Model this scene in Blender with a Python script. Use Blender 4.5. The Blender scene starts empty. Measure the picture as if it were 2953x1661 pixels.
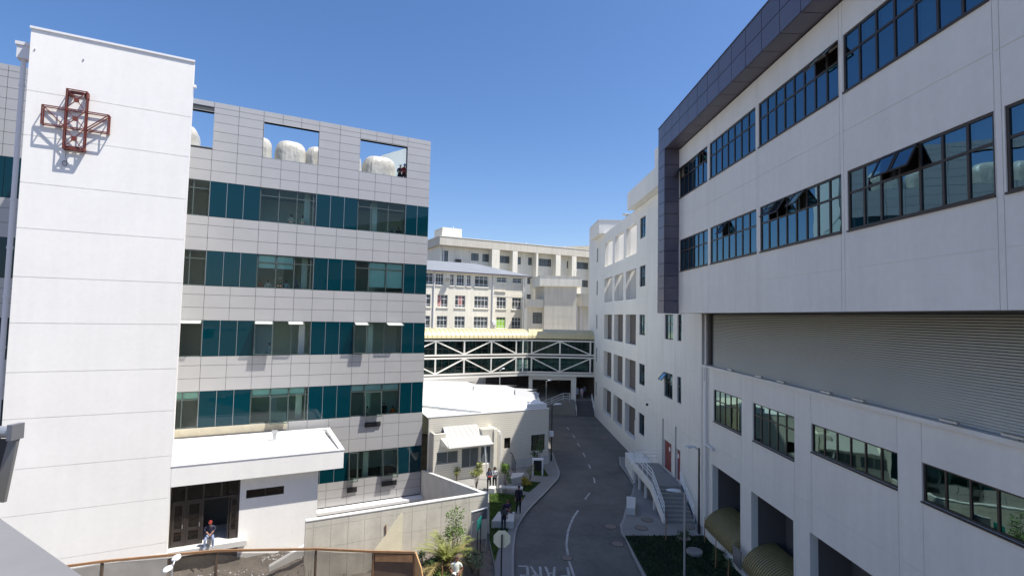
import bpy, bmesh, math, random
from mathutils import Vector, Matrix
random.seed(7)
R = math.radians
SC = bpy.context.scene
COL = SC.collection
# ------------------------------------------------------------------ camera
H = 13.0
F, PITCH, ROLL = 1465.46, 0.0535433, -0.02147342
cam = bpy.data.cameras.new('camera'); camo = bpy.data.objects.new('camera', cam); COL.objects.link(camo)
cam.sensor_fit = 'HORIZONTAL'; cam.sensor_width = 36.0; cam.lens = 36.0*F/2953.0
cam.clip_start = 0.1; cam.clip_end = 3000
cr, sr, cp, sp = math.cos(ROLL), math.sin(ROLL), math.cos(PITCH), math.sin(PITCH)
Rr = Matrix(((cr, -sr, 0), (sr, cr, 0), (0, 0, 1)))
Rp = Matrix(((1, 0, 0), (0, cp, -sp), (0, sp, cp)))
Bm = Matrix(((1, 0, 0), (0, 0, 1), (0, -1, 0)))
M = Rp @ Bm @ Rr
R3 = Matrix((M.col[0], -M.col[1], -M.col[2])).transposed()
camo.matrix_world = Matrix.Translation((0, 0, H)) @ R3.to_4x4()
SC.camera = camo
# ------------------------------------------------------------------ sky, sun, exposure
SUN = Vector((1.0065, -0.2502, 2.13)).normalized()
elev = math.asin(SUN.z)
w = bpy.data.worlds.new('World'); SC.world = w; w.use_nodes = True
nt = w.node_tree; sky = nt.nodes.new('ShaderNodeTexSky'); sky.sky_type = 'NISHITA'; sky.sun_disc = False
sky.sun_elevation = elev; sky.sun_rotation = math.atan2(SUN.x, SUN.y)
sky.altitude = 0; sky.air_density = 1.0; sky.dust_density = 0.9; sky.ozone_density = 3.0
bg = nt.nodes['Background']; bg.inputs['Strength'].default_value = 0.104
hs = nt.nodes.new('ShaderNodeHueSaturation'); hs.inputs['Saturation'].default_value = 1.2; hs.inputs['Value'].default_value = 1.08
mu = nt.nodes.new('ShaderNodeMix'); mu.data_type = 'RGBA'; mu.blend_type = 'MULTIPLY'; mu.inputs[0].default_value = 1.0; mu.inputs[7].default_value = (1.06, 0.985, 1.05, 1)
nt.links.new(sky.outputs[0], hs.inputs['Color']); nt.links.new(hs.outputs[0], mu.inputs[6]); nt.links.new(mu.outputs[2], bg.inputs[0])
sl = bpy.data.lights.new('sun', 'SUN'); sl.energy = 5.0; sl.angle = R(0.5); sl.color = (1, 0.955, 0.88)
so = bpy.data.objects.new('sun', sl); COL.objects.link(so); so.location = (60, -20, 120)
so.rotation_euler = (-SUN).to_track_quat('-Z', 'Y').to_euler()
vs = SC.view_settings; vs.view_transform = 'Standard'; vs.look = 'None'; vs.gamma = 1; vs.use_curve_mapping = False
vs.exposure = 0.54

# ------------------------------------------------------------------ materials
MATS = {}
def mat(name, col, rough=0.6, metal=0.0, var=0.0, vscale=0.6, bump=0.0, bscale=40, spec=0.5, lines=None, var2=0.0, streak=0.0):
    if name in MATS: return MATS[name]
    m = bpy.data.materials.new(name); m.use_nodes = True; MATS[name] = m
    n = m.node_tree; b = n.nodes['Principled BSDF']
    b.inputs['Base Color'].default_value = (*col, 1); b.inputs['Roughness'].default_value = rough
    b.inputs['Metallic'].default_value = metal; b.inputs['Specular IOR Level'].default_value = spec
    tc = n.nodes.new('ShaderNodeTexCoord')
    last = None
    def mul(fac_socket, lo, hi):
        nonlocal last
        mr = n.nodes.new('ShaderNodeMapRange'); mr.inputs[3].default_value = lo; mr.inputs[4].default_value = hi
        mr.inputs[1].default_value = 0.25; mr.inputs[2].default_value = 0.75
        n.links.new(fac_socket, mr.inputs[0])
        mx = n.nodes.new('ShaderNodeVectorMath'); mx.operation = 'SCALE'
        if last is None: mx.inputs[0].default_value = col
        else: n.links.new(last, mx.inputs[0])
        n.links.new(mr.outputs[0], mx.inputs['Scale'])
        last = mx.outputs[0]
    if var:
        t = n.nodes.new('ShaderNodeTexNoise'); t.inputs['Scale'].default_value = vscale; t.inputs['Detail'].default_value = 7
        t.inputs['Roughness'].default_value = 0.6
        n.links.new(tc.outputs['Object'], t.inputs['Vector']); mul(t.outputs['Fac'], 1-var, 1+var)
    if var2:
        t = n.nodes.new('ShaderNodeTexNoise'); t.inputs['Scale'].default_value = vscale*14; t.inputs['Detail'].default_value = 5
        n.links.new(tc.outputs['Object'], t.inputs['Vector']); mul(t.outputs['Fac'], 1-var2, 1+var2)
    if streak:
        mp = n.nodes.new('ShaderNodeMapping'); mp.inputs['Scale'].default_value = (2.2, 2.2, 0.16)
        t = n.nodes.new('ShaderNodeTexNoise'); t.inputs['Scale'].default_value = 1.0; t.inputs['Detail'].default_value = 6
        n.links.new(tc.outputs['Object'], mp.inputs[0]); n.links.new(mp.outputs[0], t.inputs['Vector']); mul(t.outputs['Fac'], 1-streak, 1+streak*0.5)
    if lines:   # horizontal shadow-gap lines every `lines` metres
        sx = n.nodes.new('ShaderNodeSeparateXYZ'); n.links.new(tc.outputs['Object'], sx.inputs[0])
        md = n.nodes.new('ShaderNodeMath'); md.operation = 'MULTIPLY'; md.inputs[1].default_value = 1/lines
        fr = n.nodes.new('ShaderNodeMath'); fr.operation = 'FRACT'
        n.links.new(sx.outputs[2], md.inputs[0]); n.links.new(md.outputs[0], fr.inputs[0])
        lt = n.nodes.new('ShaderNodeMath'); lt.operation = 'GREATER_THAN'; lt.inputs[1].default_value = 0.16
        n.links.new(fr.outputs[0], lt.inputs[0]); mul(lt.outputs[0], 0.62, 1.0)
        bp0 = n.nodes.new('ShaderNodeBump'); bp0.inputs['Strength'].default_value = 0.4; bp0.inputs['Distance'].default_value = 0.02
        n.links.new(fr.outputs[0], bp0.inputs['Height']); n.links.new(bp0.outputs[0], b.inputs['Normal'])
    if last is not None: n.links.new(last, b.inputs['Base Color'])
    if bump:
        t = n.nodes.new('ShaderNodeTexNoise'); t.inputs['Scale'].default_value = bscale; t.inputs['Detail'].default_value = 6
        n.links.new(tc.outputs['Object'], t.inputs['Vector'])
        bp = n.nodes.new('ShaderNodeBump'); bp.inputs['Strength'].default_value = bump; bp.inputs['Distance'].default_value = 0.02
        n.links.new(t.outputs['Fac'], bp.inputs['Height']); n.links.new(bp.outputs[0], b.inputs['Normal'])
    return m

def glass(name, tint, ior=1.6, refl=(1, 1, 1), rough=0.005, wob=0.03):
    m = bpy.data.materials.new(name); m.use_nodes = True; MATS[name] = m
    n = m.node_tree; n.nodes.clear()
    o = n.nodes.new('ShaderNodeOutputMaterial'); mx = n.nodes.new('ShaderNodeMixShader')
    t = n.nodes.new('ShaderNodeBsdfTransparent'); t.inputs[0].default_value = (*tint, 1)
    g = n.nodes.new('ShaderNodeBsdfGlossy'); g.inputs[0].default_value = (*refl, 1); g.inputs['Roughness'].default_value = rough
    f = n.nodes.new('ShaderNodeFresnel'); f.inputs[0].default_value = ior
    tc = n.nodes.new('ShaderNodeTexCoord'); no = n.nodes.new('ShaderNodeTexNoise'); no.inputs['Scale'].default_value = 0.9
    bp = n.nodes.new('ShaderNodeBump'); bp.inputs['Strength'].default_value = wob; bp.inputs['Distance'].default_value = 0.3
    n.links.new(tc.outputs['Object'], no.inputs[0]); n.links.new(no.outputs[0], bp.inputs['Height']); n.links.new(bp.outputs[0], g.inputs['Normal'])
    n.links.new(f.outputs[0], mx.inputs[0]); n.links.new(t.outputs[0], mx.inputs[1]); n.links.new(g.outputs[0], mx.inputs[2])
    n.links.new(mx.outputs[0], o.inputs[0])
    return m

def dark_glass(name, col, ior=1.7, wob=0.02):
    m = bpy.data.materials.new(name); m.use_nodes = True; MATS[name] = m
    n = m.node_tree; b = n.nodes['Principled BSDF']
    b.inputs['Base Color'].default_value = (*col, 1); b.inputs['Roughness'].default_value = 0.03
    b.inputs['IOR'].default_value = ior
    tc = n.nodes.new('ShaderNodeTexCoord'); no = n.nodes.new('ShaderNodeTexNoise'); no.inputs['Scale'].default_value = 0.9
    bp = n.nodes.new('ShaderNodeBump'); bp.inputs['Strength'].default_value = wob; bp.inputs['Distance'].default_value = 0.3
    n.links.new(tc.outputs['Object'], no.inputs[0]); n.links.new(no.outputs[0], bp.inputs['Height']); n.links.new(bp.outputs[0], b.inputs['Normal'])
    return m

def netting():
    m = bpy.data.materials.new('shade_netting'); m.use_nodes = True; MATS['net'] = m
    n = m.node_tree; n.nodes.clear()
    o = n.nodes.new('ShaderNodeOutputMaterial'); mx = n.nodes.new('ShaderNodeMixShader')
    t = n.nodes.new('ShaderNodeBsdfTransparent'); d = n.nodes.new('ShaderNodeBsdfDiffuse'); d.inputs[0].default_value = (0.10, 0.085, 0.07, 1)
    tc = n.nodes.new('ShaderNodeTexCoord'); no = n.nodes.new('ShaderNodeTexNoise'); no.inputs['Scale'].default_value = 1.2
    mr = n.nodes.new('ShaderNodeMapRange'); mr.inputs[3].default_value = 0.42; mr.inputs[4].default_value = 0.72
    n.links.new(tc.outputs['Object'], no.inputs[0]); n.links.new(no.outputs[0], mr.inputs[0]); n.links.new(mr.outputs[0], mx.inputs[0])
    n.links.new(t.outputs[0], mx.inputs[1]); n.links.new(d.outputs[0], mx.inputs[2]); n.links.new(mx.outputs[0], o.inputs[0])
    return m

PLW = mat('white_plaster', (0.88, 0.86, 0.81), 0.8, var=0.035, vscale=0.35, var2=0.02, bump=0.15, bscale=30, streak=0.03)
PLR = mat('pale_plaster', (0.735, 0.715, 0.67), 0.8, var=0.05, vscale=0.3, var2=0.025, bump=0.2, bscale=30, streak=0.055)
PLO = mat('old_cream_plaster', (0.80, 0.76, 0.64), 0.85, var=0.09, vscale=0.25, var2=0.04, streak=0.12)
PLB = mat('aged_cream_render', (0.60, 0.56, 0.47), 0.85, var=0.07, vscale=0.2, var2=0.03, streak=0.14)
CLAD = mat('grey_composite_panel', (0.425, 0.42, 0.415), 0.45, 0.15, var=0.05, vscale=0.5)
GAP = mat('dark_joint', (0.07, 0.075, 0.08), 0.8)
PURP = mat('slate_panel', (0.125, 0.118, 0.155), 0.4, 0.25, var=0.07, vscale=0.7)
BRONZE = mat('bronze_aluminium', (0.055, 0.045, 0.04), 0.45, 0.3)
ALUG = mat('grey_green_aluminium', (0.10, 0.13, 0.12), 0.4, 0.4)
WHITE = mat('white_paint', (0.80, 0.80, 0.80), 0.45)
CREAMP = mat('cream_steel_paint', (0.80, 0.77, 0.72), 0.45, var=0.05)
ROOFW = mat('white_metal_roof', (0.74, 0.74, 0.74), 0.5, var=0.04)
ROOFG = mat('blue_grey_roof', (0.20, 0.215, 0.235), 0.75, var=0.1, vscale=0.4)
CONC = mat('cast_concrete', (0.62, 0.58, 0.49), 0.9, var=0.14, vscale=0.9, var2=0.06, bump=0.4, bscale=18, streak=0.14)
CONCL = mat('light_concrete', (0.58, 0.57, 0.54), 0.9, var=0.1, vscale=0.8, var2=0.05)
PAVE = mat('pavement_concrete', (0.25, 0.245, 0.23), 0.9, var=0.16, vscale=0.5, var2=0.06, bump=0.2)
ROADM = mat('road_concrete', (0.14, 0.134, 0.12), 0.9, var=0.34, vscale=0.3, var2=0.12, bump=0.3, bscale=25)
PAINT = mat('road_paint', (0.42, 0.42, 0.39), 0.7, var=0.4, vscale=3)
DIRT = mat('bare_earth', (0.17, 0.145, 0.12), 1.0, var=0.35, vscale=0.6, var2=0.25, bump=1.0, bscale=8)
GRAVEL = mat('excavated_soil', (0.13, 0.12, 0.11), 1.0, var=0.35, vscale=0.9, var2=0.3, bump=1.0, bscale=10)
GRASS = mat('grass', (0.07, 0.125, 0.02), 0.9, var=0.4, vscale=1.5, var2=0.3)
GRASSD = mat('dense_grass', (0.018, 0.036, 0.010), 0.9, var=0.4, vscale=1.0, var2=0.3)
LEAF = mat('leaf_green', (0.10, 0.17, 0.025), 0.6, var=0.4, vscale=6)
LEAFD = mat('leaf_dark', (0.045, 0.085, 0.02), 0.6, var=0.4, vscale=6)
LEAFY = mat('leaf_yellow', (0.35, 0.28, 0.03), 0.6, var=0.3, vscale=6)
LEAFO = mat('leaf_olive', (0.23, 0.25, 0.06), 0.6, var=0.35, vscale=5)
BARK = mat('bark', (0.13, 0.09, 0.06), 0.9, var=0.3, vscale=8)
SIDING = mat('cream_siding', (0.74, 0.70, 0.60), 0.7, var=0.03, lines=0.17)
SIDED = mat('grey_siding', (0.42, 0.40, 0.37), 0.7, var=0.03, lines=0.17)
YELR = mat('mustard_metal', (0.29, 0.24, 0.115), 0.45, 0.2, var=0.08)
YELB = mat('pale_yellow_roof', (0.58, 0.50, 0.29), 0.5, var=0.07, vscale=0.5)
RED = mat('red_steel', (0.16, 0.035, 0.022), 0.5, var=0.2, vscale=3)
DOORR = mat('maroon_door', (0.20, 0.045, 0.04), 0.5)
WOOD = mat('raw_timber', (0.30, 0.165, 0.08), 0.8, var=0.25, vscale=3, var2=0.1)
PLYO = mat('orange_plywood', (0.50, 0.30, 0.13), .8, var=.15, vscale=2)
PLY = mat('plywood', (0.74, 0.68, 0.50), 0.8, var=0.12, vscale=1.5, var2=0.08)
PLYD = mat('dark_plywood', (0.14, 0.09, 0.06), 0.8, var=0.25, vscale=2)
BLACK = mat('black_steel', (0.02, 0.02, 0.022), 0.5)
GALV = mat('galvanised_steel', (0.45, 0.46, 0.47), 0.45, 0.6, var=0.06)
PIPEW = mat('white_pipe', (0.70, 0.69, 0.70), 0.5)
ROOM = mat('room_paint', (0.72, 0.80, 0.72), 0.9, var=0.05)
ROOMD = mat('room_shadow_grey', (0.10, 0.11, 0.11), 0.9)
BLIND = mat('roller_blind', (0.55, 0.80, 0.76), 0.9)
BLINDG = mat('curtain', (0.62, 0.80, 0.80), 0.9, var=0.15, vscale=3)
BLINDS = mat('pale_sheet', (0.62, 0.68, 0.62), 0.9)
SPAN = dark_glass('teal_spandrel_glass', (0.001, 0.031, 0.044), 1.4, 0.006)
PANEG = glass('green_tinted_glass', (0.82, 0.96, 0.88), 1.45, wob=.008)
PANEB = glass('blue_tinted_glass', (0.24, 0.38, 0.46), 3.0, (0.46, 0.76, 0.92), wob=.007)
PANEL = glass('clear_teal_glass', (0.26, 0.42, 0.42), 2.7, (0.62, 0.92, 0.88), wob=0.008)
PANEO = dark_glass('opaque_window_glass', (0.11, 0.13, 0.135), 1.55, 0.01)
PANED = dark_glass('brown_black_glass', (0.012, 0.011, 0.010), 1.5)
NET = netting()
def glint_glass():
    m = bpy.data.materials.new('glint_vent_glass'); m.use_nodes = True; n = m.node_tree; n.nodes.clear()
    o = n.nodes.new('ShaderNodeOutputMaterial'); mx = n.nodes.new('ShaderNodeMixShader'); mx.inputs[0].default_value = .55
    t = n.nodes.new('ShaderNodeBsdfTransparent'); d = n.nodes.new('ShaderNodeBsdfDiffuse'); d.inputs[0].default_value = (.75, .78, .74, 1)  # white diffuse share paints the sky glint on clear glass
    n.links.new(t.outputs[0], mx.inputs[1]); n.links.new(d.outputs[0], mx.inputs[2]); n.links.new(mx.outputs[0], o.inputs[0]); return m
FLAP = glint_glass()
PLAST = mat('plastic_wrap', (0.50, 0.49, 0.45), 0.35, var=0.18, vscale=2.5, bump=0.6, bscale=5)
MACH = mat('machine_grey', (0.30, 0.30, 0.30), 0.5)
LAMPW = mat('lamp_housing', (0.70, 0.72, 0.74), 0.35)
TEAL = mat('teal_sign', (0.02, 0.20, 0.17), 0.4)
SIGNB = mat('sign_back', (0.80, 0.77, 0.56), 0.5, var=0.05)  # beige lightened in its colour to stand for sunlight on the plate
COVER = mat('cast_cover', (0.22, 0.18, 0.15), 0.8, var=0.2, vscale=5)
SAND = mat('stone_course', (0.55, 0.50, 0.38), 0.9, var=0.15, vscale=2)
LOUV = mat('louvre_slat', (0.72, 0.70, 0.63), 0.6, 0.0, var=0.03)
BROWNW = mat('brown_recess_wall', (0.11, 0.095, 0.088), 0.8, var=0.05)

# ------------------------------------------------------------------ frames: a along the facade, b outwards, z up
class Fr:
    def __init__(s, d, n): s.d = Vector((*d, 0)); s.n = Vector((*n, 0))
    def p(s, a, b, z): return s.d*a + s.n*b + Vector((0, 0, z))
aL, aR = R(62.8), -0.02471195
L = Fr((math.sin(aL), math.cos(aL)), (math.cos(aL), -math.sin(aL)))
RT = Fr((math.sin(aR), math.cos(aR)), (-math.cos(aR), math.sin(aR)))     # b = -w
YF = Fr((1, 0), (0, -1))                                                # b = -Y
W0 = YF

EACH = {'strut', 'bracket', 'wall_peg', 'truss_post', 'truss_brace', 'pier', 'column', 'partition', 'fin', 'railing_post', 'conduit', 'roof_house', 'chord', 'recess_floor', 'vent_pipe'}
class MB:
    def __init__(s): s.v = []; s.f = []
    def quad(s, *ps):
        i = len(s.v); s.v += [Vector(p) for p in ps]; s.f.append(tuple(range(i, i+len(ps)))); return s
    def hexa(s, p):   # 8 points: bottom 4, top 4
        i = len(s.v); s.v += [Vector(q) for q in p]
        s.f += [(i, i+1, i+2, i+3), (i+4, i+5, i+6, i+7), (i, i+1, i+5, i+4), (i+1, i+2, i+6, i+5), (i+2, i+3, i+7, i+6), (i+3, i, i+4, i+7)]; return s
    def box(s, fr, a0, a1, b0, b1, z0, z1):
        s.hexa([fr.p(a0, b0, z0), fr.p(a1, b0, z0), fr.p(a1, b1, z0), fr.p(a0, b1, z0), fr.p(a0, b0, z1), fr.p(a1, b0, z1), fr.p(a1, b1, z1), fr.p(a0, b1, z1)]); return s
    def bar(s, p0, p1, w, h=None, up=Vector((0, 0, 1))):
        p0, p1 = Vector(p0), Vector(p1); h = h or w; d = (p1-p0).normalized()
        if abs(d.dot(up)) > 0.98: up = Vector((1, 0, 0))
        x = d.cross(up).normalized()*w/2; y = x.cross(d).normalized()*h/2
        s.hexa([p0-x-y, p0+x-y, p0+x+y, p0-x+y, p1-x-y, p1+x-y, p1+x+y, p1-x+y]); return s
    def tube(s, pts, r, n=8, cap=True):
        pts = [Vector(p) for p in pts]; rs = r if isinstance(r, (list, tuple)) else [r]*len(pts); rings = []
        for k, p in enumerate(pts):
            d = (pts[min(k+1, len(pts)-1)]-pts[max(k-1, 0)]).normalized()
            up = Vector((0, 0, 1)) if abs(d.z) < 0.9 else Vector((1, 0, 0))
            x = d.cross(up).normalized(); y = x.cross(d).normalized(); i = len(s.v)
            s.v += [p+(x*math.cos(t*2*math.pi/n)+y*math.sin(t*2*math.pi/n))*rs[k] for t in range(n)]; rings.append(i)
        for q in range(len(rings)-1):
            for t in range(n):
                s.f.append((rings[q]+t, rings[q]+(t+1) % n, rings[q+1]+(t+1) % n, rings[q+1]+t))
        if cap:
            s.f.append(tuple(rings[0]+t for t in range(n))); s.f.append(tuple(rings[-1]+t for t in range(n)))
        return s
    def prism(s, poly, off):
        off = Vector(off); n = len(poly); i = len(s.v)
        s.v += [Vector(p) for p in poly] + [Vector(p)+off for p in poly]
        s.f.append(tuple(range(i, i+n))); s.f.append(tuple(range(i+n, i+2*n)))
        for k in range(n): s.f.append((i+k, i+(k+1) % n, i+n+(k+1) % n, i+n+k))
        return s
    def lathe(s, prof, c=(0, 0, 0), n=16, sx=1, sy=1):
        c = Vector(c); rings = []
        for r, z in prof:
            rings.append(len(s.v)); s.v += [c+Vector((r*sx*math.cos(t*2*math.pi/n), r*sy*math.sin(t*2*math.pi/n), z)) for t in range(n)]
        for q in range(len(rings)-1):
            for t in range(n): s.f.append((rings[q]+t, rings[q]+(t+1) % n, rings[q+1]+(t+1) % n, rings[q+1]+t))
        s.f.append(tuple(rings[0]+t for t in range(n))); s.f.append(tuple(rings[-1]+t for t in range(n)))
        return s
    def build(s, name, m, parent=None, smooth=False, recalc=True, mats=None):
        if name in EACH and parent is not None:      # separate pieces become parts of their own
            g_ = list(range(len(s.v)))
            def fd(i):
                while g_[i] != i: g_[i] = g_[g_[i]]; i = g_[i]
                return i
            for f in s.f:
                for k in f[1:]: g_[fd(k)] = fd(f[0])
            parts = {}
            for f in s.f: parts.setdefault(fd(f[0]), []).append(f)
            if len(parts) > 1:
                for fs in parts.values():
                    q = MB(); mp = {}
                    for f in fs:
                        for k in f:
                            if k not in mp: mp[k] = len(q.v); q.v.append(s.v[k])
                        q.f.append(tuple(mp[k] for k in f))
                    o = q.build(name, m, parent, smooth, recalc)
                return o
        me = bpy.data.meshes.new(name)
        o = bpy.data.objects.new(name, me); COL.objects.link(o)
        off = Vector((0, 0, 0)); q = parent
        while q is not None: off += q.location; q = q.parent
        if parent is not None: o.parent = parent
        me.from_pydata([tuple(v-off) for v in s.v], [], s.f)
        for mm in (mats or [m]): me.materials.append(mm)
        if recalc:
            bm = bmesh.new(); bm.from_mesh(me); bmesh.ops.recalc_face_normals(bm, faces=bm.faces); bm.to_mesh(me); bm.free()
        if smooth: me.shade_smooth()
        me.update(); return o

def tag(o, label=None, cat=None, group=None, kind=None):
    for k, v in (('label', label), ('category', cat), ('group', group), ('kind', kind)):
        if v: o[k] = v
    return o
def thing(name, label, cat, loc=(0, 0, 0), group=None, rotz=0):
    o = bpy.data.objects.new(name, None); COL.objects.link(o); o.location = loc; o.rotation_euler = (0, 0, rotz); o.empty_display_size = 0.3
    return tag(o, label, cat, group)
def single(mb, name, m, label, cat, group=None, smooth=False):
    me_c = sum(mb.v, Vector())/len(mb.v); base = Vector((me_c.x, me_c.y, min(v.z for v in mb.v)))
    mb.v = [v-base for v in mb.v]; o = mb.build(name, m, None, smooth); o.location = base
    return tag(o, label, cat, group)
def structure(mb, name, m, parent=None, smooth=False):
    o = mb.build(name, m, parent, smooth)
    if parent is None: o['kind'] = 'structure'
    return o
def copy_tree(o, parent=None):
    c = o.copy(); COL.objects.link(c)
    if parent is not None: c.parent = parent
    for ch in o.children: copy_tree(ch, c)
    return c

def wall(mb, fr, b, a0, a1, z0, z1, T=0.3, holes=(), ga=(), gz=(), gw=0.03, gd=0.02, ga_z=None):
    """wall sheet with thickness, real openings and recessed joints; gives one clean mesh"""
    A = {a0, a1}; Z = {z0, z1}
    for h in holes:
        A.update((max(a0, h[0]), min(a1, h[1]))); Z.update((max(z0, h[2]), min(z1, h[3])))
    gA = [(g-gw/2, g+gw/2) for g in ga]; gZ = [(g-gw/2, g+gw/2) for g in gz]
    for g in gA: A.update(g)
    for g in gZ: Z.update(g)
    A = sorted(x for x in A if a0 <= x <= a1); Z = sorted(x for x in Z if z0 <= x <= z1)
    na, nz = len(A)-1, len(Z)-1; D = {}
    for i in range(na):
        for j in range(nz):
            ac, zc = (A[i]+A[i+1])/2, (Z[j]+Z[j+1])/2; d = 0.0
            if any(g[0] < ac < g[1] for g in gA) or any(g[0] < zc < g[1] for g in gZ): d = gd
            if any(h[0] < ac < h[1] and h[2] < zc < h[3] for h in holes): d = T
            D[i, j] = d
    def P(a, d, z): return fr.p(a, b-d, z)
    for i in range(na):
        for j in range(nz):
            d = D[i, j]
            if d < T:
                mb.quad(P(A[i], d, Z[j]), P(A[i+1], d, Z[j]), P(A[i+1], d, Z[j+1]), P(A[i], d, Z[j+1]))
                mb.quad(P(A[i], T, Z[j]), P(A[i+1], T, Z[j]), P(A[i+1], T, Z[j+1]), P(A[i], T, Z[j+1]))
            e = D.get((i+1, j), T)
            if e != d: mb.quad(P(A[i+1], d, Z[j]), P(A[i+1], e, Z[j]), P(A[i+1], e, Z[j+1]), P(A[i+1], d, Z[j+1]))
            e = D.get((i, j+1), T)
            if e != d: mb.quad(P(A[i], d, Z[j+1]), P(A[i+1], d, Z[j+1]), P(A[i+1], e, Z[j+1]), P(A[i], e, Z[j+1]))
            if i == 0 and d < T: mb.quad(P(A[0], d, Z[j]), P(A[0], T, Z[j]), P(A[0], T, Z[j+1]), P(A[0], d, Z[j+1]))
            if j == 0 and d < T: mb.quad(P(A[i], d, Z[0]), P(A[i+1], d, Z[0]), P(A[i+1], T, Z[0]), P(A[i], T, Z[0]))
    return mb

def window(par, fr, b, a0, a1, z0, z1, cols, rows, fm, pm, dep=0.08, fw=0.06, label=None, blinds=(), bm=None, skip=(), name='window'):
    """cols / rows: lists of interior divider positions.  frame > pane, blinds"""
    m = MB(); bo, bi = b-dep, b-dep-0.07
    m.box(fr, a0, a1, bi, bo, z0, z0+fw).box(fr, a0, a1, bi, bo, z1-fw, z1)
    m.box(fr, a0, a0+fw, bi, bo, z0+fw, z1-fw).box(fr, a1-fw, a1, bi, bo, z0+fw, z1-fw)
    for c in cols: m.box(fr, c-fw/2, c+fw/2, bi, bo-0.004, z0+fw, z1-fw)
    xs = [a0+fw]+[q for c in cols for q in (c-fw/2, c+fw/2)]+[a1-fw]
    for r in rows:
        for k in range(0, len(xs), 2): m.box(fr, xs[k], xs[k+1], bi+0.006, bo-0.008, r-fw/2, r+fw/2)
    fo = m.build(name, fm, par)
    if label: fo['label'] = label
    g = MB(); bg_ = b-dep-0.035; flip = fr.d.cross(Vector((0, 0, 1))).dot(fr.n) < 0
    A = [a0]+list(cols)+[a1]; Z = [z0]+list(rows)+[z1]
    for i in range(len(A)-1):
        for j in range(len(Z)-1):
            if (i, j) in skip: continue
            q4 = [fr.p(A[i]+fw/2, bg_, Z[j]+fw/2), fr.p(A[i+1]-fw/2, bg_, Z[j]+fw/2), fr.p(A[i+1]-fw/2, bg_, Z[j+1]-fw/2), fr.p(A[i]+fw/2, bg_, Z[j+1]-fw/2)]
            g.quad(*(q4[::-1] if flip else q4))
    if g.f: g.build('pane', pm, fo, recalc=False)
    for q in blinds:   # (a0,a1,z0,z1[,mat])
        k = MB(); k.box(fr, q[0], q[1], bg_-0.14, bg_-0.12, q[2], q[3]); k.build('blind', q[4] if len(q) > 4 else (bm or BLIND), fo)
    return fo

def sash(par, fr, b, a0, a1, z0, z1, ang, fm, pm, fw=0.05, name='open_sash'):
    """top hung sash swung outwards by ang degrees"""
    t = R(ang)
    def q(a, s_, o=0.0): return fr.p(a, b+math.sin(t)*s_+o*math.cos(t), z1-math.cos(t)*s_+o*math.sin(t))
    h = z1-z0; m = MB()
    def bx(aa, ab, s0, s1):
        m.hexa([q(aa, s1), q(ab, s1), q(ab, s1, .04), q(aa, s1, .04), q(aa, s0), q(ab, s0), q(ab, s0, .04), q(aa, s0, .04)])
    bx(a0, a1, 0, fw); bx(a0, a1, h-fw, h); bx(a0, a0+fw, fw, h-fw); bx(a1-fw, a1, fw, h-fw)
    o = m.build(name, fm, par); g = MB()
    q4 = [q(a0+fw, h-fw, .02), q(a1-fw, h-fw, .02), q(a1-fw, fw, .02), q(a0+fw, fw, .02)]; g.quad(*(q4[::-1] if fr.d.cross(Vector((0, 0, 1))).dot(fr.n) < 0 else q4)); g.build('pane', pm, o, recalc=False)
    return o

# ================================================================== GROUND
def smooth(a, b, x):
    t = min(1, max(0, (x-a)/(b-a))); return t*t*(3-2*t)
def hsh(x, y):
    return (math.sin(x*1.7+y*2.3)+math.sin(x*4.1-y*1.3+1)+0.6*math.sin(x*7.3+y*6.1+2)+0.5*math.sin(-x*12.1+y*10.7))/3.1
def ground_z(u, c):
    x = u*0.8894+c*0.4571
    z = -0.2
    if c > -33.55 and -16 < u < 12.7 and c < -5:
        pit = smooth(8.6, 5.6, u)*smooth(-19, -23, c)
        z = -0.2+0.17*smooth(-0.6, -1.0, x)*(1 if c > -27.85 else 0)
        z -= pit*0.45
        z -= 0.55*smooth(5, 3, u)*smooth(-23, -27, c)*smooth(-16, -13, u)
        z += hsh(u*1.3, c*1.3)*0.16*smooth(9, 6, u)*smooth(-19, -22, c)
        z += 0.5*math.exp(-((u-1.0)**2/3+(c+28.5)**2/2.0))
    if 3.3 < u < 12.85 and -40.6 < c < -27.9 and not (u < 4.25 and c < -33.6): z = -3.2
    return z
us = sorted(set([-600, -200, -60, -30, -20, -16]+[(-16+0.35*i) for i in range(85)]+[3.29, 3.31, 12.84, 12.86, 13.5, 20, 60, 200, 600]))
cs = sorted(set([-900, -300, -120, -60, -41, -40.61, -40.59, -33.7, -33.54]+[(-33.5+0.35*i) for i in range(66)]+[-27.9, -27.85, -5, 0, 30, 120, 600]))
g = MB(); idx = {}
for i, u in enumerate(us):
    for j, c in enumerate(cs):
        idx[i, j] = len(g.v); g.v.append(L.p(u, c, ground_z(u, c)))
for i in range(len(us)-1):
    for j in range(len(cs)-1): g.f.append((idx[i, j], idx[i+1, j], idx[i+1, j+1], idx[i, j+1]))
structure(g, 'ground', DIRT, smooth=False)

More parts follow.
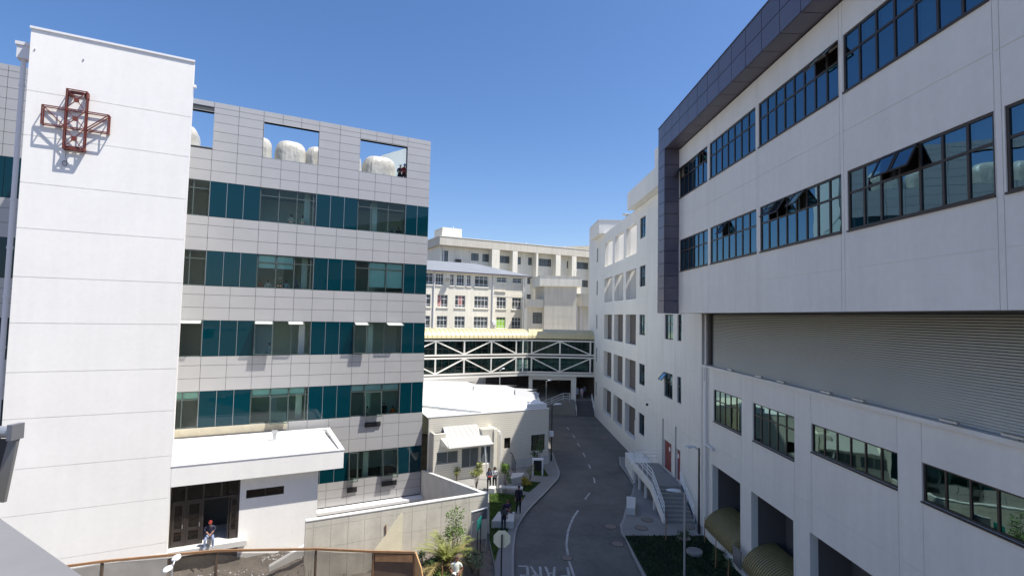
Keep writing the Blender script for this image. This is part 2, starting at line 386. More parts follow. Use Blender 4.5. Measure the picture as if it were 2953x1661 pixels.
road = structure(MB().prism([(-1.8, -6, -0.17), (13.6, -6, -0.17), (11.6, 69.6, -0.17), (-1.8, 69.6, -0.17)], (0, 0, 0.04)), 'road', ROADM)
m = MB()
def strip(m, pts, w_, z=-0.126):
    for k in range(len(pts)-1):
        p, q = Vector((*pts[k], z)), Vector((*pts[k+1], z)); d = (q-p).normalized(); s_ = Vector((-d.y, d.x, 0))*w_/2
        m.quad(p-s_, q-s_, q+s_, p+s_)
for a, b in [((6.85, 61.3), (7.0, 59.9)), ((7.12, 57.4), (7.18, 56.0)), ((7.17, 53.8), (7.22, 52.3)), ((7.22, 50), (7.22, 48.5)), ((7.18, 46.2), (7.16, 44.9)), ((6.15, 38.8), (5.6, 37.45))]: strip(m, [a, b], 0.12)
strip(m, [(7.02, 42.5), (7.0, 41.9), (6.9, 41.1)], 0.12)
strip(m, [(4.82, 35.3), (4.35, 34.1), (4.0, 32.9), (3.75, 31.9), (3.62, 31.1), (3.46, 30.1), (3.42, 29.2), (3.38, 28.1), (3.48, 26.2), (3.7, 24), (3.9, 20)], 0.13)
structure(m, 'lane_marking', PAINT, road)
def letter(m, ch, x0, w_, y0, h_, t=0.13):   # upside down in the picture: the foot of each letter is on the far side
    def S(p, q): strip(m, [(x0-p[0]*w_, y0-p[1]*h_), (x0-q[0]*w_, y0-q[1]*h_)], t, -0.125)
    seg = {'P': [((0, 0), (0, 1)), ((0, 1), (.8, 1)), ((.8, 1), (1, .85)), ((1, .85), (1, .62)), ((1, .62), (.8, .48)), ((.8, .48), (0, .48))],
           'A': [((0, 0), (.5, 1)), ((.5, 1), (1, 0)), ((.2, .35), (.8, .35))],
           'R': [((0, 0), (0, 1)), ((0, 1), (.8, 1)), ((.8, 1), (1, .85)), ((1, .85), (1, .62)), ((1, .62), (.8, .48)), ((.8, .48), (0, .48)), ((.45, .48), (1, 0))],
           'E': [((0, 0), (0, 1)), ((0, 1), (1, 1)), ((0, .5), (.85, .5)), ((0, 0), (1, 0))]}
    for p, q in seg[ch]: S(p, q)
m = MB()
for ch, x0 in (('P', 3.22), ('A', 2.55), ('R', 1.78), ('E', 1.12)): letter(m, ch, x0, 0.48, 27.45, 1.9)
structure(m, 'stop_lettering', PAINT, road)

pv = [(4.25, 49.3), (4.34, 43.3), (4.2, 42.2), (4.0, 41.4), (3.5, 40.1), (2.9, 38.5), (2.07, 36.5), (1.6, 35.3), (1.23, 34.2), (.95, 33.2), (.74, 32.4), (.58, 31.4), (.51, 30.6), (.45, 29.5), (.42, 28.6), (.41, 26), (.45, 20), (.5, -5), (-.6, -5), (-.56, 26.5), (-.62, 27.4), (-1.0, 30.0), (-0.95, 30.75), (-6.6, 41.6), (-4, 47), (3, 49.3)]
structure(MB().prism([(x, y, -0.19) for x, y in pv], (0, 0, 0.19)), 'pavement', PAVE)
kb = MB()
for k in range(17):
    p, q = Vector((*pv[k], 0)), Vector((*pv[k+1], 0)); d = (q-p).normalized(); s_ = Vector((d.y, -d.x, 0))
    kb.prism([(p.x, p.y, -0.16), (q.x, q.y, -0.16), ((q+s_*.13).x, (q+s_*.13).y, -0.16), ((p+s_*.13).x, (p+s_*.13).y, -0.16)], (0, 0, .166))
structure(kb, 'kerb', mat('kerb_concrete', (.33, .32, .30), .9, var=.12, vscale=1.5))
pr = [(10.36, 48.4), (9.85, 45.7), (9.9, 42.6), (9.75, 40.2), (9.15, 38.3), (8.5, 36.8), (8.0, 35.3), (7.55, 33.8), (7.1, 32.7), (6.9, 31.5), (7.0, 30.7), (6.94, 29.3), (6.9, 26.4), (6.85, 10), (13, 10), (12.6, 30), (12.1, 36), (11.86, 48.4)]
structure(MB().prism([(x, y, -0.19) for x, y in pr], (0, 0, 0.19)), 'pavement', PAVE)
kb = MB()
for k in range(13):
    p, q = Vector((*pr[k], 0)), Vector((*pr[k+1], 0)); d = (q-p).normalized(); s_ = Vector((-d.y, d.x, 0))
    kb.prism([(p.x, p.y, -0.16), (q.x, q.y, -0.16), ((q+s_*.14).x, (q+s_*.14).y, -0.16), ((p+s_*.14).x, (p+s_*.14).y, -0.16)], (0, 0, .168))
structure(kb, 'kerb', mat('kerb_concrete', (.33, .32, .30), .9, var=.12, vscale=1.5))

def in_poly(x, y, P):
    c = False; j = len(P)-1
    for i in range(len(P)):
        if (P[i][1] > y) != (P[j][1] > y) and x < (P[j][0]-P[i][0])*(y-P[i][1])/(P[j][1]-P[i][1])+P[i][0]: c = not c
        j = i
    return c
def lawn(poly, m_, n, h, z=0.02):
    mb = MB(); mb.prism([(x, y, -0.02) for x, y in poly], (0, 0, z+0.02))
    xs = [p[0] for p in poly]; ys = [p[1] for p in poly]; k = 0
    while k < n:
        x, y = random.uniform(min(xs), max(xs)), random.uniform(min(ys), max(ys))
        if not in_poly(x, y, poly): continue
        k += 1; a = random.uniform(0, 6.28); ww = random.uniform(.01, .03); hh = h*random.uniform(.5, 1.4); dx, dy = math.cos(a)*ww, math.sin(a)*ww
        lx, ly = random.uniform(-.04, .04), random.uniform(-.04, .04)
        i = len(mb.v); mb.v += [Vector((x-dx, y-dy, z)), Vector((x+dx, y+dy, z)), Vector((x+lx, y+ly, z+hh))]; mb.f.append((i, i+1, i+2))
    o = mb.build('lawn', m_, None, recalc=False); o['kind'] = 'stuff'; o['category'] = 'grass'; return o
o = lawn([(-1.35, 38.0), (-.7, 37.9), (.35, 37.6), (1.32, 37.55), (.72, 35.4), (.25, 33), (.05, 31.3), (-.45, 29), (-.6, 27.5), (-.98, 30.1), (-1.0, 30.8)], GRASS, 9000, .07); o['label'] = 'short sunlit and shaded grass between the concrete wall and the sidewalk'
o = lawn([(2.55, 40.5), (1.6, 38.3), (.85, 38.6), (1.2, 40.7)], GRASS, 2500, .06); o['label'] = 'small grass patch around the yellow shrub beside the sidewalk'
o = lawn([(3.3, 42.1), (3.05, 44.1), (2.1, 43.9), (2.0, 42.3)], GRASS, 1500, .06); o['label'] = 'small grass square under the framed planter by the cream house corner'
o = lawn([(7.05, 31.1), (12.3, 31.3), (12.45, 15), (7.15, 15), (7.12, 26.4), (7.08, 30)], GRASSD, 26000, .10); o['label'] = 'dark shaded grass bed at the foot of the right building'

# ================================================================== LEFT: white tower
tw = thing('stair_tower', 'tall white plastered stair tower with horizontal joints carrying the red steel cross', 'building', tuple(L.p(-6.8, -36, 0)))
zj = [23.59, 21.35, 18.99, 16.74, 14.36, 12.11, 9.73, 7.5, 5.1, 2.9, 0.57]
m = MB(); wall(m, L, -32.9, -10.27, -3.37, 0.0, 26.72, T=0.5, gz=zj, gw=0.035, gd=0.025)
m.hexa([L.p(-10.27, -33.4, -1), L.p(-3.44, -33.4, -1), L.p(-4.2, -39.98, -1), L.p(-10.27, -39.98, -1), L.p(-10.27, -33.4, 26.72), L.p(-3.44, -33.4, 26.72), L.p(-4.2, -39.98, 26.72), L.p(-10.27, -39.98, 26.72)])
m.build('wall', PLW, tw)
MB().hexa([L.p(-10.31, -32.84, 26.72), L.p(-3.32, -32.84, 26.72), L.p(-4.12, -39.98, 26.72), L.p(-10.31, -39.98, 26.72), L.p(-10.31, -32.84, 26.83), L.p(-3.32, -32.84, 26.83), L.p(-4.12, -39.98, 26.83), L.p(-10.31, -39.98, 26.83)]).build('coping', WHITE, tw)
MB().box(L, -10.3, -3.33, -33.4, -32.86, -1.3, -0.005).build('footing', CONCL, tw)
m = MB(); m.tube([L.p(-10.68, -33.6, 25.3), L.p(-10.68, -33.6, 6.5)], 0.11, 12)
for zc in (24.0, 18.2, 15.8, 13.4, 10.9): m.tube([L.p(-10.68, -33.6, zc-.06), L.p(-10.68, -33.6, zc+.06)], 0.135, 12)
m.build('downpipe', PIPEW, tw, smooth=False)
MB().box(L, -10.9, -10.42, -33.85, -33.35, 25.3, 25.95).box(L, -10.96, -10.38, -33.9, -33.3, 25.95, 26.12).build('rainwater_head', PIPEW, tw)
MB().box(L, -3.36, -3.22, -33.2, -33.0, 25.35, 25.5).build('overflow_spout', WHITE, tw)
MB().box(L, -8.2, -8.14, -32.9, -32.86, 25.62, 25.68).box(L, -10.1, -10.05, -32.9, -32.86, 25.66, 25.71).build('wall_peg', GALV, tw)

# red cross
cr_ = thing('steel_cross', 'red steel truss in the shape of a cross mounted on the white tower', 'cross', tuple(L.p(-8.2, -32.55, 20.8)))
def cr_front(b):
    m = MB(); P = lambda u, z: L.p(u, b, z)
    uL, uR, z0, z1 = -8.66, -7.85, 20.85, 23.88; aL_, aR_, b0, b1 = -9.55, -6.92, 21.95, 22.87
    s = .046
    for p, q in [((uL, z0), (uL, z1)), ((uR, z0), (uR, z1)), ((uL, z0), (uR, z0)), ((uL, z1), (uR, z1)), ((aL_, b0), (aR_, b0)), ((aL_, b1), (aR_, b1)), ((aL_, b0), (aL_, b1)), ((aR_, b0), (aR_, b1)),
                 ((aL_, b1), (uL, b0)), ((aR_, b1), (uR, b0))]: m.bar(P(*p), P(*q), s)
    return m
cr_front(-32.55).build('front_frame', RED, cr_)
cr_front(-32.82).build('rear_frame', RED, cr_)
m = MB()
for z0, z1 in ((20.85, 21.95), (21.95, 22.87), (22.87, 23.88)):
    m.bar(L.p(-8.66, -32.55, z0), L.p(-7.85, -32.55, z1), .036); m.bar(L.p(-8.66, -32.55, z1), L.p(-7.85, -32.55, z0), .036)
    zc = (z0+z1)/2; m.box(L, -8.36, -8.15, -32.56, -32.53, zc-.12, zc+.12)
m.build('cross_bracing', RED, cr_)
m = MB()
for u, z in [(-8.66, 20.85), (-7.85, 20.85), (-8.66, 23.88), (-7.85, 23.88), (-9.55, 21.95), (-9.55, 22.87), (-6.92, 21.95), (-6.92, 22.87), (-8.66, 21.95), (-7.85, 21.95), (-8.66, 22.87), (-7.85, 22.87)]: m.bar(L.p(u, -32.55, z), L.p(u, -32.9, z), .045)
m.build('strut', RED, cr_)
m = MB()
for u in (-8.6, -7.98): m.box(L, u, u+.16, -32.9, -32.6, 23.6, 23.82).box(L, u, u+.16, -32.9, -32.6, 20.87, 21.0)
m.box(L, -8.5, -8.0, -32.62, -32.6, 20.87, 21.02).box(L, -8.5, -8.0, -32.62, -32.6, 23.68, 23.85)
m.build('bracket', RED, cr_)
m = MB(); pts = []
for k in range(30): pts.append(L.p(-8.62+.1*math.cos(k*.75), -32.87+.002*k, 20.15+.13*math.sin(k*.75)))
m.tube([L.p(-8.6, -32.86, 20.8), L.p(-8.61, -32.87, 20.5)]+pts[:1], .008, 5); m.tube(pts, .009, 5)
m.build('cable_coil', BLACK, cr_)

# ================================================================== LEFT: grey clad building
gb = thing('clad_hospital_block', 'grey metal clad hospital block with teal glass bands and square roof openings', 'building', tuple(L.p(4, -45, -3.2)))
UB = [-2.78, -1.26, .3, 1.55, 2.8, 4.05, 5.55, 7.05, 8.3, 9.55, 10.8]
BAND = [(19.27, 21.7), (14.55, 16.93), (9.8, 12.22), (5.08, 7.48), (.40, 2.45)]
WIN = [(-4.9, -2.78), (.3, 4.05), (7.05, 10.8)]
RO = [(-6.5, -2.74, 24.02, 26.5), (.34, 4.06, 23.88, 26.45), (7.06, 10.8, 23.87, 26.4)]
holes = list(RO)
for z0, z1 in BAND:
    for a, b in WIN: holes.append((a, b, z0, z1))
holes.append((4.9, 12.35, -2.6, -1.75))
m = MB(); wall(m, L, -40.04, -24, 12.70, -3.2, 27.2, T=0.40, holes=holes); m.build('backing_wall', GAP, gb)
# cladding panels
m = MB(); G_ = .023
def panel(u0, u1, z0, z1):
    if u1-u0 < .1 or z1-z0 < .1: return
    for (ha, hb, h0, h1) in RO:      # never over a roof opening
        if u0 < hb-.08 and u1 > ha+.08 and z0 < h1-.02 and z1 > h0+.02:
            return
    m.box(L, u0+G_/2, u1-G_/2, -40.03, -40.0, z0+G_/2, z1-G_/2)
UL = [-24+1.52*i for i in range(13)]+[-5.0, -4.2]+UB+[12.72]
UL = sorted(UL)
rows_top = [21.7, 22.43, 23.16, 23.88, 24.53, 25.18, 25.83, 26.45, 26.85, 27.22]
def clad_band(zs):
    global m
    m = MB()
    for i in range(len(UL)-1):
        for k in range(len(zs)-1): panel(UL[i], UL[i+1], zs[k], zs[k+1])
    m.build('cladding', CLAD, gb)
clad_band(rows_top)
for k in range(len(BAND)-1):
    zt, zb = BAND[k][0], BAND[k+1][1]; clad_band([zb+(zt-zb)*q for q in (0, .37, .74, 1)])
clad_band([-1.35, -.75, -.15, .4])
for (a, b, z0, z1) in RO:     # soffits and jambs of the roof openings in sheet metal
    m = MB(); m.box(L, a-.02, a, -40.44, -39.99, z0, z1).box(L, b, b+.02, -40.44, -39.99, z0, z1).box(L, a, b, -40.44, -39.99, z1, z1+.02).box(L, a, b, -40.44, -39.99, z0-.02, z0)
    m.build('opening_lining', CLAD, gb)
# stone course above the canopy roof
MB().box(L, -4.6, 2.7, -40.03, -39.97, 4.55, 5.05).build('stone_course', SAND, gb)
# spandrel glass
SPANS = [(-2.78, .3, 3), (4.05, 7.05, 3), (10.8, 12.70, 2)]
for z0, z1 in BAND:
    for a, b, n in SPANS:
        m = MB(); st = (b-a)/n
        for k in range(n): m.box(L, a+k*st+.012, a+(k+1)*st-.012, -40.035, -40.005, z0+.01, z1-.01)
        o = m.build('spandrel_panel', SPAN, gb)
        k_ = MB()
        for k in range(n): k_.box(L, a+k*st-.010, a+k*st+.010, -40.035, -40.0, z0+.01, z1-.01)
        k_.build('trim', GALV, o)
    m = MB()
    for k in range(12): m.box(L, -23+k*.98, -23+k*.98+.95, -40.035, -40.005, z0+.01, z1-.01)
    m.build('spandrel_panel', SPAN, gb)
# slabs, rooms
m = MB()
tops = [27.0]+[b[0]-.9 for b in BAND]
m.box(L, -24, 12.5, -57.5, -40.45, 21.85, 23.3)
for k in range(len(BAND)):
    fl = BAND[k][0]-.9; below = BAND[k+1][1]+.15 if k+1 < len(BAND) else -2.2
    m.box(L, -24, 12.5, -57.5, -40.45, below, fl)
m.box(L, -24, 12.4, -57.5, -44.6, -3.2, 21.8)
for u0 in (12.30,): m.box(L, u0, 12.66, -57.5, -40.46, -3.2, 26.9)
m.build('floor_slab', ROOM, gb)
m = MB(); m.box(L, 12.32, 12.70, -57.8, -40.45, 21.9, 27.2); m.hexa([L.p(12.33, -44.0, 27.2), L.p(12.68, -44.0, 27.2), L.p(12.68, -57.0, 27.2), L.p(12.33, -57.0, 27.2), L.p(12.33, -44.0, 27.9), L.p(12.68, -44.0, 27.9), L.p(12.68, -57.0, 30.6), L.p(12.33, -57.0, 30.6)]); m.box(L, 11.9, 12.3, -41.3, -40.5, 23.3, 26.0) if False else None
m.box(L, 7.0, 12.3, -57.9, -57.5, 21.9, 27.2); m.box(L, -24, -4.3, -57.9, -57.5, 21.9, 27.2) if False else None
m.build('roof_parapet', PLW, gb)
m = MB()
for z0, z1 in BAND:
    for u in (-.4, 5.4, 11.6): m.box(L, u, u+.2, -44.59, -40.45, z0-.89, z1+.14)
m.build('partition', ROOM, gb)
m = MB()
for z0, z1 in BAND:
    for u in (3.3, 8.35): m.box(L, u, u+.42, -41.5, -41.05, z0-.89, z1+.14)
m.build('column', ROOM, gb)
# windows
def lw(z0, z1, k, extra=()):
    a, b = WIN[k]
    n = {0: [-3.73], 1: [1.53, 2.73, 3.85], 2: [8.07, 9.42]}[k]
    return window(gb, L, -40.0, a, b, z0, z1, n, [z1-.55], ALUG, PANEG, blinds=extra)
z = BAND
B_ = lambda a, b, z0, z1, mm=BLIND: (a, b, z0, z1, mm)
top = lambda k, a, b: B_(a, b, z[k][1]-.5, z[k][1]-.06, BLINDG)
lw(*z[0], 0); lw(*z[0], 1); lw(*z[0], 2)
lw(*z[1], 0); lw(*z[1], 1, [B_(.4, 1.47, 16.42, 16.86), B_(.4, 1.47, 15.98, 16.32), B_(1.6, 2.66, 16.42, 16.86), B_(1.6, 2.66, 15.98, 16.32)])
lw(*z[1], 2, [B_(8.13, 9.36, 16.42, 16.86), B_(8.13, 9.36, 14.95, 16.32), B_(9.48, 10.72, 16.42, 16.86), B_(9.48, 10.72, 14.95, 16.32)])
for k in (0, 1, 2):      # third band: no transom lights, awning sashes pushed open
    a, b = WIN[k]; n = {0: [], 1: [1.53, 2.73], 2: [8.07, 9.42]}[k]
    window(gb, L, -40.0, a, b, *z[2], n, [], ALUG, PANEG, skip=[(0, 0), (2, 0)] if k else [(0, 0)])
for a, b in ((-4.9, -2.8), (.32, 1.53), (2.73, 4.03), (7.07, 8.07), (9.42, 10.78)):
    pass
for a, b in ((-4.2, -2.82), (.32, 1.5), (2.45, 3.5), (7.07, 8.1), (9.5, 10.78)):
    sash(gb, L, -39.97, a, b, 11.4, 12.2, 74, ALUG, FLAP, name='open_vent_flap')
sash(gb, L, -39.98, .34, 1.5, 9.85, 12.1, 8, ALUG, PANEG); sash(gb, L, -39.98, 7.08, 8.05, 9.85, 12.1, 7, ALUG, PANEG)
lw(*z[3], 0, [B_(-4.2, -2.86, 6.98, 7.42, BLIND)]); lw(*z[3], 1, [B_(.4, 1.47, 6.98, 7.42), B_(1.6, 2.66, 6.98, 7.42), B_(2.8, 3.78, 6.98, 7.42)]); lw(*z[3], 2, [top(3, 7.1, 8.0), top(3, 8.13, 9.36), top(3, 9.48, 10.7)])
sash(gb, L, -39.98, 1.55, 2.73, 5.0, 6.9, 9, ALUG, PANEG); sash(gb, L, -39.98, 8.1, 9.35, 5.0, 6.9, 10, ALUG, PANEG)
a, b = WIN[2]; window(gb, L, -40.0, a, b, *z[4], [7.75, 9.56], [], ALUG, PANEG, skip=[(0, 0), (2, 0)])
window(gb, L, -40.0, .3, 4.05, *z[4], [1.5, 2.7], [], ALUG, PANEG)
sash(gb, L, -39.98, 7.08, 7.75, .3, 2.4, 9, ALUG, PANEG); sash(gb, L, -39.98, 9.58, 10.78, .3, 2.4, 11, ALUG, PANEG)
for u0, u1, zz in ((8.15, 9.35, 4.62), (7.05, 7.75, -.12), (9.6, 10.75, .02)):
    o = MB().box(L, u0, u1, -39.96, -39.90, zz-.38, zz-.02).build('stay_panel', BLACK, gb)
# ledge and basement lights
MB().box(L, 4.9, 12.72, -40.0, -39.25, -1.62, -1.42).build('ledge', WHITE, gb)
window(gb, L, -40.0, 4.9, 12.35, -2.6, -1.75, [6.4, 7.9, 9.4, 10.9], [], ALUG, PANEO)
# roof plant under plastic
def wrapped_unit(u, c, rx, rz, label, sd, ry=1.0):
    random.seed(sd); m = MB(); N, K = 60, 16; F1 = [random.uniform(-1, 1) for _ in range(60)]; base = L.p(u, c, 23.3)
    hgt = rz
    for j in range(K+1):
        t = j/K; aa = max(0, (t-.4)/.6)*math.pi/2; prof = 1.0 if t < .4 else max(.05, math.cos(aa))**.5; zz = t*1.5 if t < .4 else .6+.4*math.sin(aa)**.85
        for i in range(N):
            a = i*2*math.pi/N; sq = 1/max(abs(math.cos(a))**4+abs(math.sin(a))**4, 1e-6)**.25
            fold = 1+.03*math.sin(i*.31+sd+.3*j)+.014*F1[i]*(1-.5*t)+.006*random.uniform(-1, 1)+.008*math.sin(j*1.3+i*.5)+(.05*(1-t))
            p = base+L.d*(rx*math.cos(a)*min(sq, 1.12)*prof*fold)+L.n*(ry*math.sin(a)*min(sq, 1.12)*prof*fold)+Vector((0, 0, hgt*zz))
            m.v.append(p)
    for j in range(K):
        for i in range(N): m.f.append((j*N+i, j*N+(i+1) % N, (j+1)*N+(i+1) % N, (j+1)*N+i))
    m.f.append(tuple(K*N+i for i in range(N)))
    single(m, 'wrapped_roof_unit', PLAST, label, 'rooftop unit', 'plastic wrapped units on the roof')
wrapped_unit(-4.95, -42.7, 1.15, 2.75, 'plastic wrapped roof unit cut off by the white tower edge in the left roof opening', 1)
wrapped_unit(-2.55, -43.6, .45, 1.6, 'low wrapped roof unit by the right jamb of the left roof opening', 2)
wrapped_unit(.0, -42.8, .95, 2.75, 'wrapped roof unit half hidden at the left side of the middle roof opening', 3)
wrapped_unit(2.28, -42.8, 1.05, 2.78, 'whole plastic wrapped roof unit in the centre of the middle roof opening', 4)
wrapped_unit(4.35, -42.9, 1.0, 2.7, 'wrapped roof unit half hidden at the right side of the middle roof opening', 5)
wrapped_unit(6.85, -42.8, 0.75, 2.65, 'wrapped roof unit mostly hidden at the left side of the right roof opening', 6)
wrapped_unit(9.15, -42.8, 1.3, 2.72, 'wide plastic wrapped roof unit beside the two workers in the right roof opening', 7, .9)
random.seed(11)
m = MB().box(L, -3.9, -1.5, -46.5, -46.2, 23.3, 25.4); single(m, 'roof_wall', PLW, 'low white wall on the roof seen through the left roof opening', 'wall')

# ================================================================== entrance block with canopy
eb = thing('entrance_block', 'white entrance block with flat metal roofed canopy and brown glass doors', 'building', tuple(L.p(1, -36, -1.2)))
m = MB(); wall(m, L, -33.52, -.05, 4.17, -1.3, 3.43, T=.3, holes=[(.27, 2.27, 2.12, 2.6)])
m.box(L, 3.87, 4.17, -39.98, -33.83, -1.3, 3.43).box(L, -.05, 3.86, -34.6, -34.3, -1.3, 3.43)
m.build('wall', PLW, eb)
m = MB()   # canopy: fascia ring + roof sheet
m.hexa([L.p(-3.36, -33.1, 3.43), L.p(5.52, -33.1, 3.43), L.p(5.52, -32.9, 3.43), L.p(-3.36, -32.9, 3.43), L.p(-3.36, -33.1, 4.5), L.p(5.52, -33.1, 4.5), L.p(5.52, -32.9, 4.5), L.p(-3.36, -32.9, 4.5)])
m.box(L, 5.32, 5.52, -39.4, -33.105, 3.43, 4.5).box(L, -4.1, 5.31, -39.4, -39.2, 3.5, 4.5)
m.box(L, -4.0, 5.31, -39.19, -33.11, 3.45, 3.65)
m.build('canopy', PLW, eb)
m = MB(); m.box(L, -3.38, 5.55, -33.14, -32.87, 4.502, 4.55); m.box(L, 5.28, 5.55, -39.42, -33.145, 4.502, 4.55); m.box(L, -4.1, 5.275, -39.42, -39.16, 4.502, 4.55)
m.build('coping', WHITE, eb)
m = MB(); 
m.hexa([L.p(-4.1, -39.15, 4.18), L.p(5.25, -39.15, 4.18), L.p(5.25, -33.15, 4.42), L.p(-3.5, -33.15, 4.42), L.p(-4.1, -39.15, 4.22), L.p(5.25, -39.15, 4.22), L.p(5.25, -33.15, 4.46), L.p(-3.5, -33.15, 4.46)])
for k in range(22):
    u = -3.5+k*.41; m.hexa([L.p(u, -39.1, 4.222), L.p(u+.04, -39.1, 4.222), L.p(u+.04, -33.2, 4.462), L.p(u, -33.2, 4.462), L.p(u, -39.1, 4.26), L.p(u+.04, -39.1, 4.26), L.p(u+.04, -33.2, 4.50), L.p(u, -33.2, 4.50)])
m.build('roof_sheet', ROOFW, eb)
MB().box(L, 1.75, 1.95, -38.3, -38.1, 4.2, 4.75).box(L, 1.67, 2.03, -38.38, -38.02, 4.75, 4.9).build('vent_cowl', GALV, eb)
MB().box(L, -3.36, .4, -36.2, -32.95, -.3, -.01).build('threshold_slab', CONCL, eb)
MB().box(L, -3.30, .2, -36.2, -36.0, 0, 3.43).build('lobby_wall', ROOMD, eb)
window(eb, L, -33.5, .27, 2.27, 2.12, 2.6, [1.27], [], BRONZE, PANED, dep=.06, fw=.04)
# door screen
m = MB(); q = -33.52
for u in (-3.4, -2.72, -1.9, -1.03): m.box(L, u, u+.1, q-.1, q, 2.44 if u == -1.03 else 0.0, 3.3)
m.box(L, -.13, -.06, q-.1, q, 0, 3.3); m.box(L, -3.29, -.13, q-.1, q+.003, 2.34, 2.44); m.box(L, -3.29, -.13, q-.1, q+.003, 3.3, 3.4)
m.build('door_screen', BRONZE, eb)
m = MB()
for a, b in ((-3.3, -2.72), (-2.62, -1.9), (-1.8, -1.03), (-.93, -.13)): m.quad(L.p(a, q-.05, 2.44), L.p(b, q-.05, 2.44), L.p(b, q-.05, 3.3), L.p(a, q-.05, 3.3))
m.build('transom_glass', PANED, eb, recalc=False)
def leaf(a, b, nm='door'):
    m = MB(); m.box(L, a, a+.11, q-.08, q-.02, 0.01, 2.33).box(L, b-.11, b, q-.08, q-.02, 0.01, 2.33)
    for z0, z1 in ((.01, .28), (.78, .95), (2.2, 2.33)): m.box(L, a+.112, b-.112, q-.078, q-.022, z0, z1)
    o = m.build(nm, BRONZE, eb)
    g = MB().quad(L.p(a+.1, q-.05, .28), L.p(b-.1, q-.05, .28), L.p(b-.1, q-.05, 2.2), L.p(a+.1, q-.05, 2.2)) or None
    g = MB(); g.quad(L.p(a+.1, q-.05, .28), L.p(b-.1, q-.05, .28), L.p(b-.1, q-.05, 2.2), L.p(a+.1, q-.05, 2.2)); g.build('pane', PANED, o, recalc=False)
    MB().box(L, b-.09, b-.06, q-.02, q+.03, .95, 1.15).build('handle', GALV, o)
leaf(-3.28, -2.71); leaf(-2.61, -1.91)
m = MB()   # open leaf folded inwards
m.box(L, -.62, -.55, q-.85, q-.1, 0.01, 2.33); o = m.build('door', BRONZE, eb)
o = MB().box(L, -.5, -.14, q-.07, q-.03, 0.01, 2.33).build('side_light', BRONZE, eb)
MB().box(L, -.43, -.2, q-.029, q-.025, .5, 2.2).build('pane', PANED, o)

# handrail of the ramp behind the retaining wall
hr = MB(); hr.tube([L.p(4.0, -30.2, 1.28), L.p(7.2, -30.2, 1.62)], .045, 8)
for u in (4.1, 5.0, 6.2): hr.tube([L.p(u, -30.2, 1.28+(u-4.0)*.106), L.p(u, -30.2, -1.2)], .02, 6)
single(hr, 'ramp_handrail', PIPEW, 'white pipe handrail on the ramp behind the concrete retaining wall', 'handrail')

# ================================================================== retaining wall
rw = thing('retaining_wall', 'rough cast concrete retaining wall with angled corner and sloping side', 'wall', tuple(L.p(8, -27.9, -1)))
m = MB(); wall(m, L, -27.8, 2.95, 13.0, -1.6, 2.44, T=.26, ga=[3.32, 4.17, 5.02, 5.86, 6.71, 7.56, 8.42, 9.26, 10.1, 10.95, 11.8], gz=[1.02, 2.1], gw=.018, gd=.012)
m.box(L, 2.93, 3.01, -28.1, -27.79, -1.6, 2.40) if False else None
m.build('front_panel', CONC, rw)
MB().hexa([L.p(12.74, -28.065, -3.2), L.p(13.0, -28.065, -3.2), L.p(13.0, -39.95, -3.2), L.p(12.74, -39.95, -3.2), L.p(12.74, -28.065, 2.44), L.p(13.0, -28.065, 2.44), L.p(13.0, -39.95, .5), L.p(12.74, -39.95, .5)]).build('side_panel', CONCL, rw)
MB().box(L, 2.95, 13.02, -28.09, -27.78, 2.44, 2.49).build('coping', CONCL, rw)
MB().prism([L.p(6.4, -27.78, .42), L.p(7.88, -27.78, .1), L.p(7.88, -27.78, 2.12), L.p(7.78, -27.78, 2.12)], L.n*.02).build('formwork_sheet', PLY, rw)
MB().bar(L.p(6.99, -27.76, 1.2), L.p(6.97, -27.76, 1.66), .06).build('timber_stub', WOOD, rw)

# construction clutter
def rebar(u0, n, sd, lab):
    random.seed(sd); m = MB()
    for k in range(n):
        u = u0+random.uniform(0, 1.3); c = -27.2+random.uniform(-.3, .3); h_ = random.uniform(.5, 1.1)*(1.6-(u-u0)*.8)
        b = L.p(u, c, -1.1); t = L.p(u+random.uniform(-.08, .08), c+random.uniform(-.1, .1), -1.1+h_); m.tube([b, t], .010, 4)
    single(m, 'rebar_bundle', BARK, lab, 'rebar')
rebar(2.9, 34, 3, 'bundle of thin steel bars standing against the concrete retaining wall behind the netting')
m = MB(); m.box(L, .3, 3.3, -31.3, -31.1, -1.3, -.3); m = MB()
m.hexa([L.p(1.5, -30.6, -.8), L.p(4.1, -31.6, -.5), L.p(4.1, -31.3, -.5), L.p(1.5, -30.3, -.8), L.p(1.5, -30.6, -.55), L.p(4.1, -31.6, .15), L.p(4.1, -31.3, .15), L.p(1.5, -30.3, -.55)])
single(m, 'concrete_beam', CONCL, 'slanting concrete beam lying from the retaining wall end into the pit', 'beam')
random.seed(5)
for i, (u, c, l, a) in enumerate([(-1.2, -29.6, 1.6, .6), (.4, -28.6, 2.3, .35), (-2.8, -29.2, 1.9, .2), (1.9, -27.5, 1.4, -.3)]):
    z0 = ground_z(u, c)+.08; p = L.p(u, c, z0+.04); d = L.d*math.cos(a)+L.n*math.sin(a)
    m = MB().bar(p-d*l/2, p+d*l/2+Vector((0, 0, .12)), .16, .05)
    single(m, 'timber_plank', WOOD, ['weathered plank lying deepest in the pit near the doors', 'long pale plank lying across the middle of the pit', 'plank lying in the pit below the white tower', 'plank lying at the foot of the retaining wall beside the bars'][i], 'plank')
